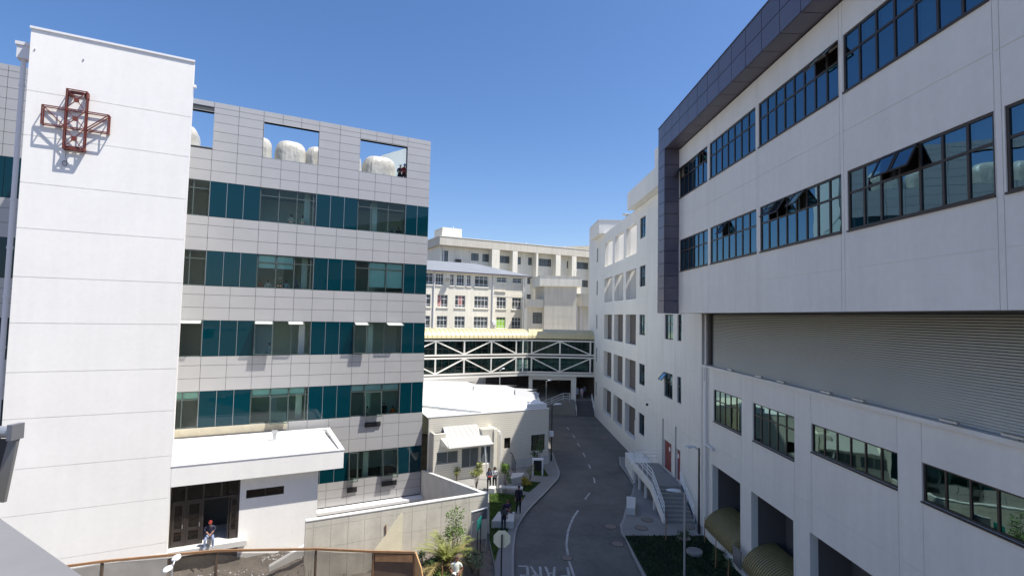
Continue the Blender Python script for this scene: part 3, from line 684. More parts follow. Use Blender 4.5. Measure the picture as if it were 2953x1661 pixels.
def rubble(u, c, r, n, lab, mm, sd):
    random.seed(sd); m = MB()
    for k in range(n):
        a, q_ = random.uniform(0, 6.28), r*math.sqrt(random.random()); uu, cc = u+q_*math.cos(a)*1.8, c+q_*math.sin(a); s_ = random.uniform(.02, .085)
        p = L.p(uu, cc, ground_z(uu, cc)+s_*.3); pts = [p+Vector((random.uniform(-1, 1), random.uniform(-1, 1), random.uniform(-.4, .6)))*s_ for _ in range(6)]
        i = len(m.v); m.v += pts; m.f += [(i, i+1, i+2), (i, i+2, i+3), (i, i+3, i+4), (i, i+4, i+1), (i+5, i+1, i+2), (i+5, i+2, i+3), (i+5, i+3, i+4), (i+5, i+4, i+1)]
    o = m.build('rubble', mm, None, recalc=False); o['kind'] = 'stuff'; o['label'] = lab; o['category'] = 'rubble'
rubble(-1.2, -30.6, 1.7, 260, 'scattered white plaster crumbs on the dark soil below the entrance', WHITE, 1)
rubble(1.0, -28.4, 2.4, 500, 'grey stones and lumps of spoil in the pit behind the netting fence', GRAVEL, 2)
rubble(2.6, -32.8, .8, 260, 'heap of light gravel at the foot of the white entrance wall', CONCL, 4)
rubble(-5.5, -29.0, 3.0, 320, 'loose spoil along the foot of the white tower', GRAVEL, 8)

# ================================================================== netting fence + plywood
fn = thing('netting_fence', 'timber framed construction fence with dark shade netting and a plywood end panel', 'fence', (-10, 24, -.5))
FP = [(-19.2, 21.9), (-17.5, 22.6), (-13.2, 23.75), (-8.83, 24.15), (-6.15, 24.08), (-4.23, 24.1)]
def ftop(i): return Vector((*FP[i], 2.0+[0, 0, .03, .02, -.01, -.02][i]))
for i in range(len(FP)-1):
    MB().bar(ftop(i), ftop(i+1), .07, .10).build('rail', WOOD, fn)
for i in range(1, len(FP)):
    p = ftop(i); MB().bar((p.x, p.y+.05, -.5), (p.x, p.y+.05, 1.93+(.12 if i == 2 else 0)), .09, .09).build('post', WOOD, fn)
for i in range(0, 4):
    p, q = ftop(i), ftop(i+1); m = MB(); N = 14; K = 8
    for a in range(N+1):
        for b in range(K+1):
            t = a/N; s_ = b/K; x = p.lerp(q, t); x.z = 1.94-s_*2.3-.05*math.sin(t*math.pi)*(1-s_)
            x.y -= .06*math.sin(t*9+i)*math.sin(s_*5)+.08*math.sin(s_*3.1); m.v.append(x)
    for a in range(N):
        for b in range(K): m.f.append((a*(K+1)+b, (a+1)*(K+1)+b, (a+1)*(K+1)+b+1, a*(K+1)+b+1))
    m.build('netting', NET, fn, recalc=False)
MB().hexa([(-6.1, 24.12, -.4), (-4.28, 24.14, -.4), (-4.28, 24.16, -.4), (-6.1, 24.14, -.4), (-6.1, 24.12, 1.92), (-4.28, 24.14, 1.92), (-4.28, 24.16, 1.92), (-6.1, 24.14, 1.92)]).build('plywood_panel', PLYD, fn)
MB().box(YF, -6.05, -4.32, -24.11, -24.07, 1.55, 1.88).build('top_board', WOOD, fn)
m = MB(); m.hexa([(-4.2, 24.1, -.6), (-3.15, 22.75, -.6), (-3.11, 22.78, -.6), (-4.16, 24.13, -.6), (-4.2, 24.1, 1.98), (-3.85, 23.6, 1.55), (-3.81, 23.63, 1.55), (-4.16, 24.13, 1.98)])
m.build('plywood_brace', PLYO, fn)
# pvc pipes on the ground by the plywood
for i, (p, q) in enumerate([((-4.0, 25.0, .12), (-3.3, 24.95, .10))]):
    single(MB().tube([p, q], .09, 12), 'plastic_pipe', PIPEW, 'short white plastic pipe lying behind the plywood brace', 'pipe')

# ================================================================== street lamps
def lamp(x, y, h, arms, label, lean=0.0, rp=.06, hs=1.0):
    t = thing('street_lamp', label, 'street lamp', (x, y, 0), 'street lamps')
    m = MB().tube([Vector((x, y, 0)), Vector((x, y, .6)), Vector((x, y, .62)), Vector((x+lean, y, h))], [rp*1.4, rp*1.4, rp, rp*.75], 10); m.build('pole', GALV if rp < .06 else BLACK, t)
    MB().lathe([(rp*2.6, 0.0), (rp*2.6, .04), (rp*1.5, .06)], (x, y, 0), 12).build('base_plate', GALV, t)
    for (dx, dy, up) in arms:
        d = Vector((dx, dy, 0)); ln = d.length; dn = d.normalized(); s_ = Vector((-dn.y, dn.x, 0))
        top_ = Vector((x+lean, y, h))
        a = MB().tube([top_-Vector((0, 0, .12)), top_+dn*.25+Vector((0, 0, up*.4))], .03, 8); a.build('arm', GALV, t)
        m = MB(); K = 9; N = 10
        for k in range(K+1):
            f = k/K; wd = .16*hs*math.sin(math.pi*min(1, f*.78+.16))**.7; hh = .095*hs*math.sin(math.pi*min(.97, f*.75+.2))**.6
            c = top_+dn*(.2+f*(ln-.2))+Vector((0, 0, up*(.4+.6*f)))
            for q in range(N):
                an = q*2*math.pi/N; m.v.append(c+s_*wd*math.cos(an)+Vector((0, 0, hh*math.sin(an)*(1 if math.sin(an) > 0 else .45))))
        for k in range(K):
            for q in range(N): m.f.append((k*N+q, k*N+(q+1) % N, (k+1)*N+(q+1) % N, (k+1)*N+q))
        m.f += [tuple(range(N)), tuple(K*N+q for q in range(N))]
        hd = m.build('lamp_head', LAMPW, t, smooth=True)
        c = top_+dn*(.2+.55*(ln-.2))+Vector((0, 0, up*.75-.05*hs))
        MB().lathe([(.02, -.02), (.11*hs, -.01), (.12*hs, .03)], c, 10, 1, .8).build('lens', PANEO, hd)
    return t
lamp(11.65, 31.55, 5.15, [(-.85, 0, .08)], 'street lamp on a dark pole at the foot of the outdoor stairs by the wall', rp=.065)
lamp(8.2, 24.0, 5.0, [(-.85, 0, .08)], 'street lamp standing on the shaded grass bed in the right foreground', rp=.055)
lamp(3.85, 46.35, 5.05, [(.85, 0, .05)], 'street lamp at the corner of the cream house beside the road', rp=.06)
lamp(4.5, 63.5, 5.0, [(.7, .2, .05)], 'distant street lamp before the dark passage under the bridge', rp=.05)
lamp(-1.2, 60.5, 6.6, [(.55, 0, .1)], 'distant street lamp behind the cream house roof below the bridge', rp=.05)
lamp(-11.5, 18.0, 4.2, [(-.16, .6, .05), (.16, -.6, .02)], 'double headed white street lamp in front of the netting fence', rp=.055, hs=.9)
lamp(-3.15, 18.0, 3.68, [(.8, 0, .2)], 'white street lamp head cut by the bottom edge left of the police officers', rp=.055, hs=1.0)

# ================================================================== signs
t = thing('stop_sign', 'octagonal stop sign seen from its bare beige back on a black post', 'road sign', (-.22, 24.2, 0))
o = MB().prism([(-.22+.40*math.cos(R(22.5+45*k))/math.cos(R(22.5)) if False else -.22+.42*math.cos(R(22.5+45*k)), 24.25, 2.6+.42*math.sin(R(22.5+45*k))) for k in range(8)], (0, .012, 0)); o.build('plate', SIGNB, t)
MB().box(YF, -.255, -.185, -24.24, -24.17, 0, 2.82).build('post', BLACK, t)
MB().box(YF, -.19, -.17, -24.2, -24.16, 2.35, 2.37).build('bolt', GALV, t)
t = thing('direction_sign', 'small teal sign plate on two dark posts beside the concrete wall corner', 'sign', (-1.45, 27.1, 0))
MB().hexa([(-1.55, 27.0, 1.75), (-1.36, 27.35, 1.9), (-1.34, 27.34, 1.9), (-1.53, 26.99, 1.75), (-1.55, 27.0, 2.32), (-1.36, 27.35, 2.47), (-1.34, 27.34, 2.47), (-1.53, 26.99, 2.32)]).build('plate', TEAL, t)
o = MB().tube([(-1.52, 27.03, 0), (-1.52, 27.03, 1.8)], .028, 8); o.build('post', BLACK, t)
MB().tube([(-1.37, 27.31, 0), (-1.37, 27.31, 1.95)], .028, 8).build('post', BLACK, t)
t = thing('notice_board', 'grey notice board with white top rail leaning at the shaded wall corner', 'notice board', (-1.5, 28.0, 0))
MB().hexa([(-1.92, 28.1, 1.85), (-1.1, 28.5, 1.85), (-1.1, 28.54, 1.85), (-1.92, 28.14, 1.85), (-1.92, 28.1, 2.3), (-1.1, 28.5, 2.42), (-1.1, 28.54, 2.42), (-1.92, 28.14, 2.3)]).build('panel', mat('board_grey', (.12, .12, .14), .6), t)
MB().bar((-1.94, 28.1, 2.34), (-1.06, 28.5, 2.46), .05).build('rail', WHITE, t)
for x, y in ((-1.92, 28.12), (-1.1, 28.52)): MB().tube([(x, y, 0), (x, y, 2.35)], .03, 8).build('post', GALV, t)

# ================================================================== cream house
ch = thing('cream_sided_house', 'low cream sided house with white roof, porch bay and sliding windows', 'house', tuple(L.p(18, -45, 0)))
m = MB(); wall(m, L, -39.0, 12.95, 24.0, -.2, 4.8, T=.22, holes=[(19.62, 20.22, 1.72, 2.62), (22.24, 23.63, 1.24, 2.63)]); m.build('front_wall', SIDING, ch)
MB().box(L, 23.78, 24.0, -49.0, -39.225, -.2, 4.8).build('side_wall', SIDING, ch)
MB().box(L, 20.3, 24.03, -39.0, -38.96, -.2, .75).build('plinth', CONCL, ch)
m = MB()   # roof: single slope rising to a ridge then falling
ev = 4.72
r0, r1 = L.p(12.95, -39.25, ev), L.p(23.75, -39.25, ev)
k0, k1 = L.p(12.95, -47.5, 5.35), L.p(22.6, -47.5, 5.35)
m.quad(r0, r1, k1, k0); m.quad(k0, k1, L.p(23.75, -49.2, 4.6), L.p(12.95, -56, 4.3)); m.quad(r1, L.p(23.75, -49.2, 4.6), k1)
m.build('roof', ROOFW, ch)
m = MB()
for k in range(26):
    u = 13.2+k*.41
    if u < 22.5: m.bar(L.p(u, -39.3, ev+.015), L.p(u, -47.4, 5.365), .03, .03)
m.build('roof_seam', ROOFW, ch)
MB().box(L, 12.95, 24.03, -39.24, -38.97, 4.80, 4.86).build('parapet_cap', WHITE, ch)
MB().prism([L.p(21.9, -39.3, 4.87), L.p(23.95, -39.3, 4.87), L.p(23.95, -41.6, 4.87)], (0, 0, .35)).build('corner_upstand', ROOFW, ch)
MB().hexa([L.p(12.95, -42.8, 5.0), L.p(17.6, -39.3, 4.8), L.p(17.6, -39.5, 4.8), L.p(12.95, -43.0, 5.0), L.p(12.95, -42.8, 5.2), L.p(17.6, -39.3, 4.9), L.p(17.6, -39.5, 4.9), L.p(12.95, -43.0, 5.2)]).build('roof_valley', GALV, ch)
# bay
m = MB(); m.box(L, 13.05, 14.0, -38.2, -38.0, 3.22, 3.7); wall(m, L, -38.0, 13.05, 18.05, -.2, 3.2, T=.2, holes=[(13.3, 15.08, 1.37, 2.3), (15.38, 16.85, .88, 2.38), (17.02, 17.95, .98, 2.4)]); m.build('bay_wall', SIDING, ch)
MB().box(L, 13.05, 13.25, -38.99, -38.205, -.2, 3.7).box(L, 17.85, 18.05, -38.99, -38.205, -.2, 3.7).build('bay_side', SIDED, ch)
MB().box(L, 13.2, 17.8, -38.98, -38.25, -.1, .0).box(L, 13.3, 17.8, -38.97, -38.9, 0, 3.6).build('bay_interior', ROOMD, ch)
MB().box(L, 18.06, 18.35, -39.0, -37.75, -.2, 3.75).build('pilaster', PLO, ch)
MB().box(L, 18.95, 19.08, -39.0, -38.6, -.2, 3.3).build('pilaster', WHITE, ch)
MB().box(L, 17.05, 18.0, -38.95, -37.85, 2.52, 3.75).build('porch_fascia', SIDING, ch)
m = MB(); m.hexa([L.p(14.1, -38.98, 3.95), L.p(17.04, -38.98, 3.95), L.p(17.75, -37.05, 2.72), L.p(13.95, -37.05, 2.72), L.p(14.1, -38.98, 4.0), L.p(17.04, -38.98, 4.0), L.p(17.75, -37.05, 2.77), L.p(13.95, -37.05, 2.77)])
for k in range(8):
    f = k/7; m.bar(L.p(14.1+2.9*f, -38.96, 4.0), L.p(13.95+3.78*f, -37.06, 2.772), .02, .014)
m.build('porch_roof', mat('porch_sheet', (.40, .39, .37), .6, var=.06), ch)
MB().hexa([L.p(13.6, -38.0, 2.8), L.p(13.98, -37.08, 2.68), L.p(17.7, -37.08, 2.68), L.p(17.6, -38.0, 2.8), L.p(13.6, -37.99, 3.35), L.p(13.98, -37.08, 2.715), L.p(17.7, -37.08, 2.715), L.p(17.6, -37.99, 3.35)]).build('porch_lining', PLO, ch)
MB().bar(L.p(17.0, -37.2, 2.7), L.p(17.25, -37.1, 0), .09).build('porch_post', WHITE, ch)
window(ch, L, -38.0, 13.3, 15.08, 1.37, 2.3, [14.2], [], GALV, PANEO, dep=.05, fw=.05)
window(ch, L, -38.0, 15.38, 16.85, .88, 2.38, [16.12], [], GALV, PANEO, dep=.05, fw=.05)
window(ch, L, -38.0, 17.02, 17.95, .98, 2.4, [17.5], [], WHITE, PANEO, dep=.05, fw=.05)
window(ch, L, -39.0, 19.62, 20.22, 1.72, 2.62, [], [], BRONZE, PANED, dep=.08, fw=.04)
window(ch, L, -39.0, 22.24, 23.63, 1.24, 2.63, [22.95], [], BRONZE, PANEG, dep=.08, fw=.05)
MB().box(L, 22.2, 23.68, -38.97, -38.93, 1.17, 1.23).box(L, 22.17, 23.7, -39.0, -38.965, 2.64, 2.68).build('sill', WHITE, ch)
MB().box(L, 20.5, 23.7, -41.5, -41.3, 0, 4.5).build('room_interior', ROOMD, ch)
MB().tube([L.p(19.05, -38.5, 3.2), L.p(19.05, -38.5, 0)], .05, 8).build('downpipe', PIPEW, ch)
MB().box(L, 12.95, 13.2, -38.9, -38.6, 1.2, 3.0).build('downpipe', PIPEW, ch) if False else None
# box lamp on corner
MB().box(YF, 3.62, 3.98, -46.2, -45.9, 2.3, 2.75).build('wall_light', LAMPW, ch)
# rear annex with folded white roofs
ra = thing('rear_annex', 'low white roofed annex with folded gables behind the cream house', 'house', (-1, 58, 0))
m = MB(); m.hexa([(-14, 57, 0), (3.2, 52.3, 0), (3.1, 60, 0), (-14, 66, 0), (-14, 57, 4.2), (3.2, 52.3, 4.2), (3.1, 60, 4.2), (-14, 66, 4.2)]); m.build('wall', PLO, ra)
m = MB()
for x0, x1, y0, zt in ((-14, -4.2, 59.0, 4.9), (-4.2, .6, 57.2, 4.75), (.6, 2.9, 54.5, 4.55)):
    m.quad((x0, y0+1.0, 4.2), (x1, y0, 4.2), (x1-1.0, y0+3, zt), (x0, y0+3.6, zt)); m.quad((x1, y0, 4.2), (x1+.5, y0+4, 4.2), (x1-1.0, y0+3, zt))
    m.quad((x0, y0+3.6, zt), (x1-1.0, y0+3, zt), (x1+.5, y0+6.4, 4.3), (x0, y0+7, 4.3))
m.build('roof', mat('annex_roof', (.42, .42, .42), .6, var=.05), ra)  # white roof greyed in its colour for the shade on it

# house entrance rail (black) and steps
hr = thing('step_railing', 'black steel railing on the concrete entry steps of the cream house', 'railing', (.5, 43, 0))
P0, P1, P2 = Vector((-.35, 45.0, 1.35)), Vector((.30, 43.6, 1.35)), Vector((.62, 42.1, .95))
m = MB().bar(P0, P1, .05).bar(P1, P2, .05); m.build('top_rail', BLACK, hr)
for k, (a, b, n) in enumerate(((P0, P1, 4), (P1, P2, 5))):
    for i in range(n+1):
        p = a.lerp(b, i/n); MB().bar((p.x, p.y, 0), p, .03).build('baluster', BLACK, hr)
# benches and blocks
def block(poly, z0, z1, nm, label, mm, cat='bench', grp=None, overhang=.0):
    m = MB().prism([(x, y, z0) for x, y in poly], (0, 0, z1-z0)); o = single(m, nm, mm, label, cat, grp)
    bv = o.modifiers.new('bevel', 'BEVEL'); bv.width = .015; bv.segments = 2; return o
def bench(p, q, w_, label):
    p, q = Vector((*p, 0)), Vector((*q, 0)); d = (q-p).normalized(); s_ = Vector((-d.y, d.x, 0))*w_/2
    t = thing('concrete_bench', label, 'bench', tuple((p+q)/2), 'concrete benches')
    MB().prism([p-s_+Vector((0, 0, .36)), q-s_+Vector((0, 0, .36)), q+s_+Vector((0, 0, .36)), p+s_+Vector((0, 0, .36))], (0, 0, .1)).build('seat', CONCL, t)
    for f in (.08, .92):
        c = p.lerp(q, f); a = d*.09; MB().prism([c-a-s_*.8, c+a-s_*.8, c+a+s_*.8, c-a+s_*.8], (0, 0, .36)).build('leg', CONCL, t)
    return t
bench((-.6, 38.1), (1.1, 37.9), .5, 'long low concrete bench on the grass edge behind the standing man in black')
block([(-.95, 31.75), (.42, 31.75), (.48, 33.3), (-.55, 33.3)], 0, .45, 'concrete_seat_block', 'concrete L shaped seat block under the seated person in purple', CONCL)
block([(.1, 39.6), (1.1, 40.4), (1.35, 41.3), (.35, 41.2)], 0, .5, 'concrete_planter', 'long concrete planter box beside the railing of the cream house', CONCL, 'planter')
block([(7.9, 34.35), (8.45, 34.3), (9.0, 36.4), (8.4, 36.6)], 0, .45, 'concrete_seat_block', 'concrete seat block on the pavement left of the outdoor stairs', CONCL)
block([(-1.4, 37.7), (-.95, 37.6), (-.85, 38.2), (-1.3, 38.3)], 0, .42, 'concrete_seat_block', 'small pale concrete block at the wall corner beside the two women', CONCL)
t = thing('planter_frame', 'white square frame planter stand with dark opening at the cream house corner', 'planter', (2.3, 42.5, 0))
for x in (1.98, 2.76): MB().box(YF, x, x+.1, -42.6, -42.2, 0, 1.22).build('leg', WHITE, t)
MB().box(YF, 1.96, 2.88, -42.62, -42.18, 1.22, 1.32).build('top', WHITE, t)
MB().box(YF, 2.09, 2.75, -42.6, -42.57, .3, 1.2).build('back_panel', BLACK, t)

# manholes
def cover(x, y, z, r, label):
    t = thing('manhole_cover', label, 'manhole cover', (x, y, z), 'round manhole covers')
    MB().lathe([(r*1.14, 0), (r*1.14, .006), (r*1.03, .008), (r*1.03, .002)], (x, y, z), 28).build('rim', BLACK, t)
    MB().lathe([(r, .002), (r, .012), (r*.5, .014), (.01, .014)], (x, y, z), 28).build('lid', COVER, t)
for a in [(6.52, 32.75, -.126, .36, 'brown manhole cover on the road near the right kerb'), (8.35, 32.3, .004, .36, 'manhole cover on the pavement below the outdoor stairs'),
          (6.45, 30.3, -.126, .34, 'grey manhole cover on the road by the grass bed corner'), (3.3, 28.45, -.126, .30, 'manhole cover crossed by the white lane line'),
          (10.5, 30.85, .06, .38, 'pale manhole cover at the far end of the shaded grass bed'), (9.05, 33.6, .004, .34, 'faint manhole cover at the foot of the stair stringer'), (11.4, 32.55, .004, .3, 'manhole cover beside the street lamp at the wall foot'),
          (10.42, 56.2, -.126, .3, 'distant small manhole cover on the road near the white facade')]: cover(*a)
t = thing('concrete_well_cap', 'raised pale concrete well cap in the middle of the shaded grass bed', 'well cap', (10.45, 28.95, .02))
MB().lathe([(.44, 0), (.44, .16), (.40, .2), (.05, .2)], (10.45, 28.95, .02), 28).build('lid', PAVE, t)

# ================================================================== RIGHT: near building (upper volume, portal frame, lower floors)
rb = thing('white_hospital_wing', 'large white hospital wing with slate panel frame, ribbon windows and louvred floor', 'building', tuple(RT.p(14, -16, 0)))
UW1 = [(27.1, 31.35), (21.87, 26.79), (16.36, 21.6), (11.12, 16.12), (5.7, 10.84), (.4, 5.4)]
UW2 = [(27.03, 31.28), (21.82, 26.69), (16.28, 21.52), (11.1, 16.0), (5.7, 10.86), (.4, 5.4)]
hl = [(a, b, 20.55, 22.5) for a, b in UW1]+[(a, b, 15.95, 17.9) for a, b in UW2]
m = MB(); wall(m, RT, -11.2, -12, 31.45, 13.35, 23.68, T=.3, holes=hl, ga=[27.02, 26.86, 21.83, 21.66, 16.33, 16.16, 11.08, 10.92, 5.6], gz=[14.73, 19.26], gw=.022, gd=.015)
m.build('upper_wall', PLR, rb)
m = MB(); m.box(RT, -12, 31.45, -25, -11.52, 13.35, 13.6); m.box(RT, -12, 31.45, -12.6, -12.4, 13.6, 23.6); m.box(RT, -12, 31.45, -25, -11.52, 23.4, 23.66)
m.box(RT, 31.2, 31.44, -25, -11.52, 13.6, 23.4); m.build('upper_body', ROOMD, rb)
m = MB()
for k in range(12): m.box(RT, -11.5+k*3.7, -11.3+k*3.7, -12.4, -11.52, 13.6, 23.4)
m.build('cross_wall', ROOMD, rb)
# portal frame: fascia, soffit, column in slate panels
m = MB(); m.box(RT, -12, 32.72, -24.9, -10.31, 23.78, 25.42); m.box(RT, 31.48, 32.72, -24.9, -10.31, 13.40, 23.78)
m.build('frame_core', GAP, rb)
m = MB(); g2 = .036
FJ = [32.75-1.32*i for i in range(35)]
for i in range(len(FJ)-1):
    a1, a0 = FJ[i], FJ[i+1]
    for z0, z1 in ((23.74, 24.6), (24.6, 25.45)): m.box(RT, a0+g2/2, a1-g2/2, -10.30, -10.27, z0+g2/2, z1-g2/2)
    m.box(RT, a0+g2/2, a1-g2/2, -11.19, -10.31, 23.74, 23.77)
nz = [13.34+.78*i for i in range(14)]; nz[-1] = 23.74
for k in range(13):
    m.box(RT, 31.46, 32.74, -10.30, -10.27, nz[k]+g2/2, nz[k+1]-g2/2); m.box(RT, 31.43, 31.46, -11.19, -10.31, nz[k]+g2/2, nz[k+1]-g2/2)
m.box(RT, 31.46, 32.74, -11.6, -10.31, 13.33, 13.36)
m.build('frame_panel', PURP, rb)
MB().box(RT, -12, 32.78, -24.9, -10.24, 25.45, 25.5).build('coping', PURP, rb)
def ribbon(a0, a1, z0, z1, n, tr, opens=(), blinds=(), pm=PANEB, b=-11.2):
    st = (a1-a0)/n; cols = [a0+st*k for k in range(1, n)]
    fo = window(rb, RT, b, a0, a1, z0, z1, cols, [tr] if tr else [], BRONZE, pm, dep=.03, fw=.07,
                skip=[(k, 1) for k, _ in opens], blinds=[(a0+st*k+.05, a0+st*(k+1)-.05, zz0, zz1, mm) for k, zz0, zz1, mm in blinds])
    for k, an in opens: sash(fo, RT, b-.02, a0+st*k+.02, a0+st*(k+1)-.02, tr+.02, z1-.04, an, BRONZE, pm)
    MB().box(RT, a0, a1, b, b+.05, z0-.05, z0).build('sill', BRONZE, fo)
T1, T2 = 21.78, 17.17
up = lambda k, z1=22.45: (k, T1+.04, z1, BLINDG); up2 = lambda k: (k, T2+.04, 17.85, BLINDG)
lo = lambda k: (k, 20.62, T1-.04, BLINDG); lo2 = lambda k: (k, 16.02, T2-.04, BLINDG)
ribbon(*UW1[0], 20.55, 22.5, 6, T1, opens=[(5, 35), (1, 38)], blinds=[lo(2), lo(3), up(2)])
ribbon(*UW1[1], 20.55, 22.5, 7, T1, blinds=[lo(6), lo(5), up(6), up(5), up(2), up(4)])
ribbon(*UW1[2], 20.55, 22.5, 8, T1, opens=[(0, 42), (1, 38)], blinds=[up(7, 22.3)])
ribbon(*UW1[3], 20.55, 22.5, 7, T1, blinds=[up(6), up(5), up(4), up(3), (3, 20.62, T1-.04, ROOMD), lo(2)])
ribbon(*UW1[4], 20.55, 22.5, 7, T1); ribbon(*UW1[5], 20.55, 22.5, 7, T1)
ribbon(*UW2[0], 15.95, 17.9, 6, T2, blinds=[lo2(5), lo2(4), lo2(3), up2(5), up2(4), up2(3)])
ribbon(*UW2[1], 15.95, 17.9, 7, T2, opens=[(4, 30)], blinds=[up2(6), up2(3), up2(1)])
ribbon(*UW2[2], 15.95, 17.9, 8, T2, opens=[(6, 35), (5, 32), (3, 38)], blinds=[up2(1), up2(4), lo2(7)])
ribbon(*UW2[3], 15.95, 17.9, 7, T2, opens=[(4, 26), (3, 26)], blinds=[up2(6), up2(1), up2(0), lo2(4)])
ribbon(*UW2[4], 15.95, 17.9, 7, T2, blinds=[up2(6), up2(5)]); ribbon(*UW2[5], 15.95, 17.9, 7, T2)
# lower floors
LW = [(27.18, 30.72, 6.91, 8.81), (22.33, 25.97, 6.91, 8.81), (16.53, 21.1, 7.63, 8.79), (10.9, 15.57, 7.6, 8.77), (5.2, 9.9, 7.6, 8.77)]
DO = [(27.35, 30.9, .55, 4.3), (22.45, 26.18, .3, 4.3), (16.6, 21.27, .3, 4.3)]
m = MB(); wall(m, RT, -13.1, -12, 32.4, -.2, 10.0, T=.35, holes=[tuple(q) for q in LW]+DO, ga=[27.22, 25.98, 22.32, 21.12, 16.52, 15.55, 9.95], gz=[5.45], gw=.022, gd=.015)
m.build('lower_wall', PLR, rb)
m = MB(); m.box(RT, -12, 32.35, -26, -14.9, -.2, 13.3); m.box(RT, -12, 32.35, -14.9, -13.46, 4.6, 6.3); m.box(RT, -12, 32.35, -14.9, -13.46, 9.2, 9.9); m.box(RT, 32.05, 32.38, -14.9, -13.46, -.2, 13.3)
for a0, a1 in ((26.2, 27.33), (21.29, 22.43), (15.5, 16.58), (30.92, 31.1)): m.box(RT, a0, a1, -14.9, -13.46, -.2, 4.6)
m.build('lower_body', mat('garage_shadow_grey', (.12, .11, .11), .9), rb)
MB().box(RT, -12, 32.4, -13.5, -12.97, 10.0, 10.14).build('ledge', PLR, rb)
m = MB()
for k in range(38):
    z0 = 10.16+k*.0832; m.hexa([RT.p(-12, -13.36, z0), RT.p(31.3, -13.36, z0), RT.p(31.3, -13.27, z0), RT.p(-12, -13.27, z0), RT.p(-12, -13.42, z0+.058), RT.p(31.3, -13.42, z0+.058), RT.p(31.3, -13.37, z0+.058), RT.p(-12, -13.37, z0+.058)])
m.build('louvre', LOUV, rb)
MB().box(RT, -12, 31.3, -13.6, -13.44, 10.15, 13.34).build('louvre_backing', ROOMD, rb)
m = MB()
for k in range(30): m.box(RT, 31.9, 32.15, -13.2, -13.08, 9.15+k*.14, 9.15+k*.14+.07)
m.build('end_louvre', BLACK, rb)
for (a0, a1, z0, z1), n, tr in zip(LW, (5, 5, 6, 6, 6), (8.15, 8.2, None, None, None)):
    st = (a1-a0)/n
    fo = window(rb, RT, -13.1, a0, a1, z0, z1, [a0+st*k for k in range(1, n)], [tr] if tr else [], BRONZE, PANEL, dep=.05, fw=.06, blinds=[(a0+.1, a1-.1, z0+.06, z1-.1, mat('dim_blind', (.10, .2, .2), .9))] if n == 6 else ())
    MB().box(RT, a0, a1, -13.1, -13.04, z0-.05, z0).build('sill', BRONZE, fo)
m = MB()   # plinth
m.box(RT, 26.2, 31.3, -13.09, -12.66, -.2, .5); m.box(RT, 15, 26.19, -13.09, -12.66, -.2, .28); m.build('plinth', PLR, rb)
def awning(a0, a1, zin, zo, wi, wo):
    m = MB(); N = 22; K = 12; st = (a1-a0)/N
    def prof(k, r=0.0):
        t = k/K*math.pi/2; return (-(wi-(wi-wo+r)*math.sin(t)), zo+(zin-zo+r)*math.cos(t))
    for i in range(N):
        for s0, s1, r in ((0, .6, .0), (.6, 1, .05)):
            for k in range(K):
                p, q_ = prof(k, r), prof(k+1, r); x0, x1 = a0+st*(i+s0), a0+st*(i+s1)
                m.quad(RT.p(x0, p[0], p[1]), RT.p(x1, p[0], p[1]), RT.p(x1, q_[0], q_[1]), RT.p(x0, q_[0], q_[1]))
                if s0: 
                    for x in (x0, x1):
                        p2, q2 = prof(k, 0), prof(k+1, 0); m.quad(RT.p(x, p[0], p[1]), RT.p(x, q_[0], q_[1]), RT.p(x, q2[0], q2[1]), RT.p(x, p2[0], p2[1]))
    o = m.build('barrel_awning', YELR, rb)
    for a in (a0-.02, a1+.02):
        MB().prism([RT.p(a, *prof(k)) for k in range(K+1)]+[RT.p(a, -wi, zo)], RT.d*(.015 if a > a0 else -.015)).build('end_cap', YELR, o)
awning(27.42, 30.86, 1.75, .62, 14.3, 12.62); awning(22.5, 26.12, 1.7, .5, 14.3, 12.6); awning(16.7, 21.2, 1.7, .5, 14.3, 12.6)
MB().box(RT, 26.3, 27.15, -12.66, -12.60, .3, 1.2).build('service_panel', mat('panel_grey', (.2, .2, .2), .6), rb)
m = MB().tube([RT.p(31.6, -12.98, 13.3), RT.p(31.6, -12.98, 5.35), RT.p(31.55, -12.98, .0)], .07, 10); m.tube([RT.p(31.55, -12.98, 5.3), RT.p(30.5, -12.95, 5.26)], .07, 10)
m.build('downpipe', PIPEW, rb)
for s_ in (27.94, 24.82, 22.86, 19.68, 17.88, 14.26, 12.45):
    o = MB().tube([RT.p(s_+.12, -13.1, 10.16), RT.p(s_, -12.85, 10.27)], .02, 6).build('light_bracket', GALV, rb)
    MB().box(RT, s_-.28, s_+.28, -12.9, -12.78, 10.24, 10.30).build('light_head', GALV, o)

# ================================================================== RIGHT: far white building
fb = thing('white_gridded_building', 'white building with a grid of deep square openings along the road', 'building', tuple(RT.p(50, -17, 0)))
COLS = [(48.12, 52.07), (53.2, 57.26), (58.45, 62.75)]
RZ = [(19.2, 22.2), (14.83, 17.75), (10.4, 13.33), (5.93, 8.9), (1.5, 4.45)]
fh = [(a, b, z0, z1) for a, b in COLS for z0, z1 in RZ]
SW = [(45.13, 46.95, z0, z1) for z0, z1 in ((20.35, 22.3), (15.88, 17.8), (11.46, 13.31), (6.96, 8.85), (2.52, 4.4))]
NW = [(37.8, 39.7, 11.41, 13.32), (36.04, 36.86, 11.41, 13.32), (37.87, 39.79, 6.97, 8.85), (36.06, 36.9, 6.97, 8.85)]
DR = [(38.06, 39.75, 1.51, 3.68), (36.2, 36.95, 1.51, 3.68)]
SL = [(67.15, 67.95, z0, z1) for z0, z1 in ((20.35, 22.25), (15.9, 17.8), (11.45, 13.3), (7.05, 8.9), (2.6, 4.45))]
